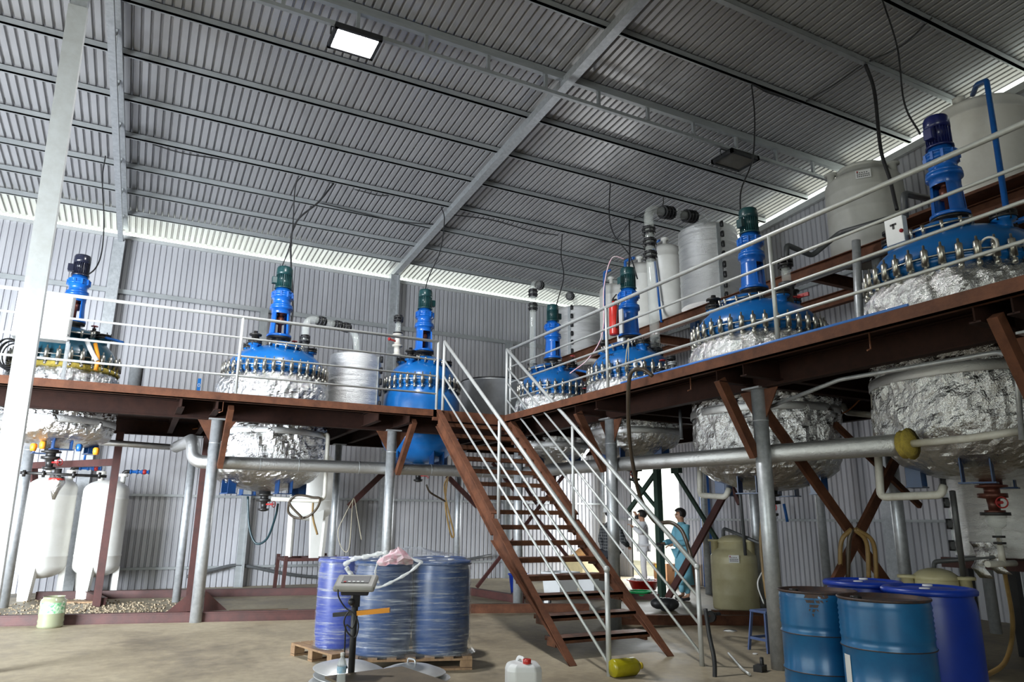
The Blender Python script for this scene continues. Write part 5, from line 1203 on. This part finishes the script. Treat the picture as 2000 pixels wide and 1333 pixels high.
lid_stack(L2_.x, L2_.y, 66*depth(L2_)/CAM_F, 3, .07, .0, 'stacked aluminium pot lids', ['big aluminium pot lid, %s of the right stack before the wrapped drums' % s_ for s_ in ('lowest', 'middle', 'topmost')])
# jerrycan
jp = at(1022, 1290, Z=.36); jd = 72*depth(jp)/CAM_F
t = thing('jerrycan', 'white square plastic jerrycan with a red screw cap', 'jerrycan', (jp.x, jp.y, 0))
Rm = Matrix.Rotation(-.35, 3, 'Z'); q = Vector((jp.x, jp.y, 0)); w_ = jd*.47
def octo(s_, z_): return [q+Rm @ Vector((a*s_*w_, b*s_*w_*.95, z_)) for a, b in ((-1, -.6), (-.6, -1), (.6, -1), (1, -.6), (1, .6), (.6, 1), (-.6, 1), (-1, .6))]
mb = MB(); rows = [octo(.9, 0), octo(1, .02), octo(1, .29), octo(.93, .325), octo(.72, .345)]; vs = sum(rows, [])
mb.add(vs, [(k*8+i, k*8+(i+1) % 8, (k+1)*8+(i+1) % 8, (k+1)*8+i) for k in range(4) for i in range(8)]+[tuple(range(32, 40)), tuple(range(7, -1, -1))]); mb.build('body', 'plasticwhite', t, bevel=.012)
capc = q+Rm @ Vector((w_*.15, -w_*.45, .33)); mb = MB(); mb.lathe([(.035, 0), (.035, .045), (.031, .05)], capc, 20); mb.build('cap', 'red', t)
mb = MB(); mb.tube(corner([q+Rm @ Vector((-w_*.3, w_*.55, .34)), q+Rm @ Vector((-w_*.2, w_*.45, .375)), q+Rm @ Vector((-.0, -w_*.1, .375)), q+Rm @ Vector((.0, -w_*.25, .34))], .03), .014, 10); mb.build('handle', 'plasticwhite', t)
# jar with green label
jp = at(97, 1226, Z=0); r_ = 23*depth(jp)/CAM_F
t = thing('plastic_jar', 'murky plastic jar with a green label on the floor by the beam', 'jar', jp)
mb = MB(); mb.lathe([(.01, 0), (r_*.95, 0), (r_, .03), (r_*.95, .06), (r_, .09), (r_*.95, .13), (r_, .17), (r_*.97, .34), (r_*.9, .37), (r_*.8, .38), (r_*.8, .40), (r_*.84, .405)], jp, 32, caps=False); mb.build('body', 'murky', t)
mb = MB(); a0 = math.atan2(-jp.y, -jp.x); mb.lathe([(r_*1.01, .19), (r_*.99, .33)], jp, 16, caps=False, a0=a0-1.1, a1=a0+1.1); mb.build('label', 'labelgreen', t)
# amber can under stairs
ap = at(1222, 1322, Z=0); t = thing('oil_can', 'yellow translucent plastic can lying under the lowest treads', 'can', ap); R0 = Matrix.Rotation(-.2, 3, 'Z')
mb = MB(); mb.lathe([(.01, -.16), (.075, -.16), (.085, -.14), (.085, .10), (.06, .14), (.03, .155), (.03, .18)], ap+Vector((0, 0, .085)), 20, R0 @ Vector((1, .2, 0))); mb.build('body', 'amber', t)
mb = MB(); mb.lathe([(.033, .17), (.033, .195)], ap+Vector((0, 0, .085)), 14, R0 @ Vector((1, .2, 0))); mb.build('cap', 'yellow', t)
# small litter
def litter(mb, name, m, label, cat): return single(mb, name, m, label, cat)
mb = MB(); mb.tube([at(1423, 1277, Z=.02), at(1450, 1308, Z=.02), at(1464, 1318, Z=.02)], .014, 10); litter(mb, 'offcut_pipe', 'galvlight', 'short bright metal tube lying on the floor left of the post', 'tube')
mb = MB(); p = at(1485, 1312, Z=0); mb.box(p+Vector((0, 0, .03)), (.14, .09, .06), Matrix.Rotation(.4, 3, 'Z')); mb.cyl(p+Vector((.03, 0, .05)), p+Vector((.06, .03, .12)), .02); litter(mb, 'black_clamp', 'black', 'black clamp lying on the floor beside the galvanised post', 'clamp')
mb = MB(); p = at(1426, 1234, Z=0); mb.lathe([(.10, 0), (.09, .02), (.03, .03), (.01, .03)], p, 7); litter(mb, 'foil_scrap', 'foil', 'flat crumpled scrap of foil on the floor below the dosing tank', 'scrap')
mb = MB(); p = at(1475, 1279, Z=0); mb.lathe([(.03, 0), (.03, .012)], p, 12); litter(mb, 'white_disc', 'labelwhite', 'small white disc on the floor left of the post', 'disc')
for (x, y, w_, d_, h, r0, m_, lab) in ((505, 1198, .9, .14, .05, .15, 'wood', 'pale wooden board lying against the front base beam'), (160, 1178, .55, .22, .03, .3, 'wood', 'grey plywood scrap by the foot of the dark red upright')):
    p = at(x, y, Z=0); mb = MB(); mb.box(p+Vector((0, 0, h/2)), (w_, d_, h), Matrix.Rotation(-r0, 3, 'Z')); single(mb, 'board', m_, lab, 'board')
rnd = random.Random(3); mb = MB()
for i in range(1100):
    x = rnd.gauss(200, 110); y = rnd.gauss(1192, 11)
    if y < 1172 or y > 1212 or x > 372: continue
    p = at(x, y, Z=0); s_ = rnd.uniform(.008, .026); mb.box(p+Vector((0, 0, s_*.4)), (s_, s_*1.3, s_), Matrix.Rotation(rnd.uniform(0, 3), 3, 'Z'))
single(mb, 'rubble', 'dirt', 'loose pale rubble strewn between the base beams at left', 'rubble', kind='stuff')
# blue-grey stool behind post
sp = at(1500, 1272, Z=0); t = thing('plastic_stool', 'blue-grey plastic stool half hidden behind the galvanised post', 'stool', sp)
mb = MB(); mb.b2((sp.x-.13, sp.y-.13, .43), (sp.x+.13, sp.y+.13, .46)); mb.build('seat', 'bluestool', t, bevel=.01)
for a in (-1, 1):
    for b in (-1, 1): mb = MB(); mb.bar(sp+Vector((a*.15, b*.15, 0)), sp+Vector((a*.11, b*.11, .43)), .035, .02); mb.build('leg', 'bluestool', t)
    mb = MB(); mb.bar(sp+Vector((a*.14, -.14, .14)), sp+Vector((a*.14, .14, .14)), .015, .03); mb.build('stretcher', 'bluestool', t)
    mb = MB(); mb.bar(sp+Vector((-.14, a*.14, .14)), sp+Vector((.14, a*.14, .14)), .015, .03); mb.build('stretcher', 'bluestool', t)
# things behind the staircase
def basin(label, c, r, h, m):
    t = thing('basin', label, 'basin', c)
    mb = MB(); mb.lathe([(.01, 0), (r*.72, 0), (r*.95, h), (r*1.04, h), (r*1.04, h-.015), (r*.93, h-.01), (r*.70, .012), (.01, .012)], c, 36, caps=False); mb.build('bowl', m, t); return t
rb = at(1258, 1152, Z=.02); basin('large red plastic basin on the floor by the doorway', rb, .36, .20, 'red')
mb = MB(); rnd = random.Random(5)
for i in range(26): mb.ball(rb+Vector((rnd.uniform(-.24, .24), rnd.uniform(-.24, .24), .17+rnd.uniform(0, .03))), rnd.uniform(.03, .055), 7, 5)
single(mb, 'white_powder', 'labelwhite', 'white lumps heaped in the red basin', 'powder', kind='stuff')
gb_ = at(1250, 1168, Z=.02); basin('green plastic basin on the floor in front of the red one', gb_, .24, .13, 'green')
def tub(label, px, py, w_, d_, h, m, rot=.3, lidm=None):
    p = at(px, py, Z=0); t = thing('tub', label, 'tub', p); R0 = Matrix.Rotation(rot, 3, 'Z')
    def ringp(s_, z_): return [p+R0 @ Vector((a*w_/2*s_, b*d_/2*s_, z_)) for a, b in ((-1, -1), (1, -1), (1, 1), (-1, 1))]
    rows = [ringp(.86, 0), ringp(1, h), ringp(1.05, h), ringp(1.05, h-.03), ringp(.99, h-.03)] if False else [ringp(.86, 0), ringp(.98, h-.04), ringp(1.04, h-.04), ringp(1.04, h), ringp(.95, h), ringp(.84, .02)]
    mb = MB(); mb.add(sum(rows, []), [(k*4+i, k*4+(i+1) % 4, (k+1)*4+(i+1) % 4, (k+1)*4+i) for k in range(5) for i in range(4)]+[(3, 2, 1, 0), (20, 21, 22, 23)]); mb.build('body', m, t, bevel=.01)
    return t
tub('white plastic tub behind the lower treads, left of two', 1095, 1162, .62, .5, .45, 'plasticwhite')
tub('white plastic tub behind the lower treads, right of two', 1160, 1168, .50, .42, .46, 'plasticwhite')
tub('pale yellow crate with orange powder behind the staircase', 1140, 1135, .8, .6, .62, mat('pale_yellow_plastic', (.75, .62, .35), rough=.5), .3)
p = at(1140, 1135, Z=0); mb = MB(); mb.lathe([(.30, .55), (.26, .66), (.12, .78), (.01, .82)], p, 14); single(mb, 'orange_powder', mat('orange_powder', (.62, .28, .10), (.75, .45, .2), rough=.95, scale=10), 'heap of orange powder in the pale yellow crate', 'powder')
p = at(1012, 1160, Z=0); t = thing('blue_bucket', 'blue plastic bucket standing behind the staircase stringer', 'bucket', p)
mb = MB(); mb.lathe([(.01, 0), (.15, 0), (.20, .40), (.215, .40), (.215, .37), (.19, .37), (.14, .015), (.01, .015)], p, 28, caps=False); mb.build('body', 'drumplastic', t)
for (x, y, w_, h, r0, lab) in ((1288, 1138, .45, .42, .3, 'brown cardboard box with a yellow tag by the doorway'), (1322, 1150, .55, .5, .2, 'brown cardboard box behind the person in blue')):
    p = at(x, y, Z=0)+Vector((.5, .4, 0)); t = thing('cardboard_box', lab, 'box', p); mb = MB(); R0 = Matrix.Rotation(r0, 3, 'Z'); mb.box(p+Vector((0, 0, h/2)), (w_, w_*.8, h), R0); mb.build('carton', 'cardboard', t)
    mb = MB(); mb.box(p+Vector((-w_*.55, -.0, h*.8)), (.01, .1, .12)); mb.build('tape_strip', 'yellow' if x < 1300 else 'cardboard', t)
p = at(1303, 1195, Z=0); mb = MB(); rnd = random.Random(2)
for i in range(5): mb.ball(p+Vector((rnd.uniform(-.12, .12), rnd.uniform(-.12, .12), .09+rnd.uniform(-.02, .06))), .13, 12, 8, (1.2, 1, .75))
single(mb, 'black_bag', 'black', 'slumped black bag on the floor right of the green basin', 'bag')
p = at(1068, 1176, Z=.09); t = thing('castor_wheel', 'black rubber wheel with white hub on the floor behind the staircase', 'wheel', (p.x, p.y, 0))
mb = MB(); mb.torus(p, .075, .025, 28, 10, (1, .3, 0)); mb.build('tyre', 'black', t); mb = MB(); mb.lathe([(.05, -.02), (.05, .02)], p, 18, (1, .3, 0)); mb.build('hub', 'labelwhite', t)
mb = MB(); p = at(1388, 1205, Z=.12); mb.lathe([(.08, -.03), (.08, .03)], p, 18, (1, .5, 0)); mb.cyl(p, p+Vector((.18, .02, .02)), .04, 12); single(mb, 'drain_valve', 'black', 'black drain valve beside the foot of the dosing tank', 'valve')

# ================================================================== PEOPLE
def skin(name, chains, m, parent, root=0, sub=2):
    "chains: lists of (position, radius); points with the same position are one joint"
    V = []; Rr = []; E = []; key = {}
    for ch in chains:
        prev = None
        for p, r in ch:
            k = tuple(round(c, 4) for c in p)
            if k not in key: key[k] = len(V); V.append(Vector(p)); Rr.append(r)
            i = key[k]
            if prev is not None and prev != i: E.append((prev, i))
            prev = i
    me = bpy.data.meshes.new(name); me.from_pydata([tuple(v) for v in V], E, []); o = bpy.data.objects.new(name, me); COL.objects.link(o)
    sk = o.modifiers.new('skin', 'SKIN'); sk.use_smooth_shade = True
    lay = me.skin_vertices[0] if me.skin_vertices else None
    if lay is None:
        bpy.context.view_layer.objects.active = o
        me.attributes.new('skin', 'FLOAT', 'POINT')
    for i, r in enumerate(Rr):
        rr = r if isinstance(r, tuple) else (r, r); me.skin_vertices[0].data[i].radius = rr; me.skin_vertices[0].data[i].use_root = (i == root)
    sb = o.modifiers.new('subsurf', 'SUBSURF'); sb.levels = sub; sb.render_levels = sub
    me.materials.append(M[m] if isinstance(m, str) else m); o.parent = parent; ORG[o.name] = ORG[parent.name]; return o
def person(label, loc, heading, elbows, hands, cloth, legs, gown=False, helmet=False, mask=False, scale=1.0, headturn=(0, 0), stance=.10):
    t = thing('person', label, 'person', loc); t.rotation_euler = (0, 0, heading); ORG[t.name] = Vector((0, 0, 0))
    hp = (0, 0, .93); sp1 = (0, 0, 1.10); ch = (0, .01, 1.30); nk = (0, .0, 1.44); hb = (headturn[0]*.2, .015, 1.52); hm = (headturn[0]*.5, .03+headturn[1]*.5, 1.60); ht = (headturn[0]*.6, .01, 1.68)
    C = [[(hp, (.15, .105)), (sp1, (.13, .09)), (ch, (.165, .105)), (nk, .058), (hb, .062), (hm, .088), (ht, .07)]]
    S_ = []; Lg = []
    for s_, (el, ha) in zip((-1, 1), zip(elbows, hands)):
        sh = (s_*.17, 0, 1.37); el = Vector(el); ha = Vector(ha); sh = Vector(sh); d = (ha-el).normalized(); wr = ha-d*.0
        S_.append([(ch, (.165, .105)), (tuple(sh), .062), (tuple(el), .042), (tuple(wr), .028)])
        pm = wr+d*.05; C.append([(ch, (.165, .105)), (tuple(sh), .055), (tuple(el), .038), (tuple(wr), .026), (tuple(pm), (.036, .022))])
        side = d.cross(Vector((0, 0, 1))); side = side.normalized() if side.length > .1 else Vector((1, 0, 0)); nrm = side.cross(d).normalized()
        for j, L in enumerate((.062, .072, .068, .052)):
            b_ = pm+side*(-.027+.018*j); C.append([(tuple(pm), (.036, .022)), (tuple(b_+d*.03), .0095), (tuple(b_+d*(.03+L*.5)-nrm*.012), .0085), (tuple(b_+d*(.03+L*.85)-nrm*.032), .0075)])
        th = wr+d*.02-side*.035*1.0; C.append([(tuple(pm), (.036, .022)), (tuple(th-nrm*.01), .0115), (tuple(th+d*.035-side*.015-nrm*.02), .0095)])
        hip = (s_*.09, 0, .88); kn = (s_*stance, .02, .48); an = (s_*stance*1.05, -.02, .09); toe = (s_*stance*1.15, .13, .04)
        C.append([(hp, (.15, .105)), (hip, .085), (kn, .055), (an, .038), (toe, .035)])
        Lg.append([((0, 0, .96), (.16, .115)), (hip, .098), (kn, .073), ((s_*stance*1.05, -.01, .12), .062)])
    # nose and ears grow from the head
    C.append([(hm, .088), ((hm[0], hm[1]+.10, hm[2]-.01), .014)])
    for s_ in (-1, 1): C.append([(hm, .088), ((hm[0]+s_*.088, hm[1]-.01, hm[2]-.005), .016)])
    skin('body', C, 'skin', t)
    hc = Vector((ht[0], hm[1]-.015, 1.635))
    mb = MB(); mb.ball(hc, .118, 20, 14, (.88, 1.04, .92))
    for v in mb.v:
        if v.y > hc.y+.045 and v.z < hc.z+.03: v.y = hc.y+.045
    T = mb.build('hair', 'hair', t)
    for v in T.data.vertices: pass
    for s_ in (-1, 1):
        mb = MB(); mb.ball((hm[0]+s_*.032, hm[1]+.078, hm[2]+.005), .012, 8, 6); e_ = mb.build('eye', 'ink', t)
    mb = MB(); mb.ball((hm[0], hm[1]+.082, hm[2]-.045), .02, 8, 6, (1, .4, .3)); mb.build('mouth', 'inkred', t)
    for o_ in t.children: pass
    def garment(z0, r0):
        mb = MB(); prof = [(z0, r0[0], r0[1]), (z0+.015, r0[0], r0[1])]
        if gown: prof += [(.55, .20, .155), (.85, .185, .14)]
        prof += [(.96, .172, .128), (1.08, .160, .118), (1.20, .178, .124), (1.31, .192, .124), (1.38, .180, .108), (1.43, .11, .08), (1.465, .068, .066)]
        n_ = 26; base = len(mb.v); vs = []
        for k, (z, rx, ry) in enumerate(prof):
            for i in range(n_):
                a = 2*PI*i/n_; f_ = 1+(.045*math.sin(5*a+z*3)*max(0, 1.15-z)); vs.append((rx*f_*math.cos(a), ry*f_*math.sin(a), z))
        mb.add(vs, [(k*n_+i, k*n_+(i+1) % n_, (k+1)*n_+(i+1) % n_, (k+1)*n_+i) for k in range(len(prof)-1) for i in range(n_)], True)
        for c_ in S_:
            sh, el, wr = Vector(c_[1][0]), Vector(c_[2][0]), Vector(c_[3][0]); pts = spline([sh-(el-sh)*.12, sh, lerp(sh, el, .5), el, lerp(el, wr, .5), lerp(el, wr, .92)], 4)
            rad = [.082-.034*i/(len(pts)-1)+.003*math.sin(i*2.1) for i in range(len(pts))]; mb.tube(pts, rad, 14)
        return mb
    garment(.30 if gown else .80, (.225, .175) if gown else (.178, .136)).build('gown' if gown else 'shirt', cloth, t)
    skin('trousers', Lg, legs, t)
    for s_ in (-1, 1): skin('shoe', [[((s_*stance*1.05, -.05, .05), .048), ((s_*stance*1.12, .07, .045), .042), ((s_*stance*1.18, .15, .035), .032)]], 'black', t)
    if helmet:
        mb = MB(); mb.lathe([(.165, -.02), (.142, -.005), (.138, .05), (.118, .10), (.07, .135), (.01, .145)], (ht[0], hm[1]-.02, 1.655), 32, caps=False); mb.build('helmet', 'helmet', t)
        mb = MB(); mb.tube(spline([(-.09, .02, 1.66), (-.075, .06, 1.56), (0, .085, 1.49), (.075, .06, 1.56), (.09, .02, 1.66)]), .007, 6); mb.build('chin_strap', 'black', t)
    if mask:
        mb = MB(); mb.ball((hm[0], hm[1]+.10, hm[2]-.04), .05, 12, 8); mb.lathe([(.035, 0), (.035, .04)], (hm[0]-.045, hm[1]+.11, hm[2]-.05), 12, (-1, .6, 0)); mb.lathe([(.035, 0), (.035, .04)], (hm[0]+.045, hm[1]+.11, hm[2]-.05), 12, (1, .6, 0)); mb.build('respirator', 'black', t)
        mb = MB(); mb.torus((hm[0], hm[1]-.0, hm[2]+.01), .098, .008, 28, 6, (0, .35, 1)); mb.build('mask_strap', 'black', t)
    return t
q1 = at(1196, 1176, Z=0); q2 = at(1260, 1147, Z=0); q3 = at(1338, 1174, Z=0)
person('person in a dark plaid shirt and white hard hat standing with back turned', q1, -1.35, ((-.27, .02, 1.12), (.26, .06, 1.12)), ((-.26, .10, .88), (.18, .28, 1.02)), 'plaid', 'darkcloth', helmet=True)
person('person in white clothing and black respirator against the bright doorway, arm raised', q2, .9, ((-.33, .06, 1.22), (.32, .08, 1.42)), ((-.30, .22, 1.34), (.12, .16, 1.62)), 'whitecloth', 'whitecloth', mask=True)
person('person in a light blue gown standing side-on holding a dark tool', q3, 1.35, ((-.24, .05, 1.10), (.24, .10, 1.10)), ((-.16, .30, 1.04), (.12, .34, 1.06)), 'scrub', 'scrub', gown=True, mask=False)
hp_ = q3+Matrix.Rotation(1.35, 3, 'Z') @ Vector((-.02, .42, 1.02)); mb = MB(); mb.bar(hp_, hp_+Vector((-.12, .05, .04)), .03, .05); mb.bar(hp_+Vector((-.03, 0, 0)), hp_+Vector((-.05, 0, -.10)), .03, .03); single(mb, 'hand_tool', 'black', 'dark tool held by the person in the blue gown', 'tool')
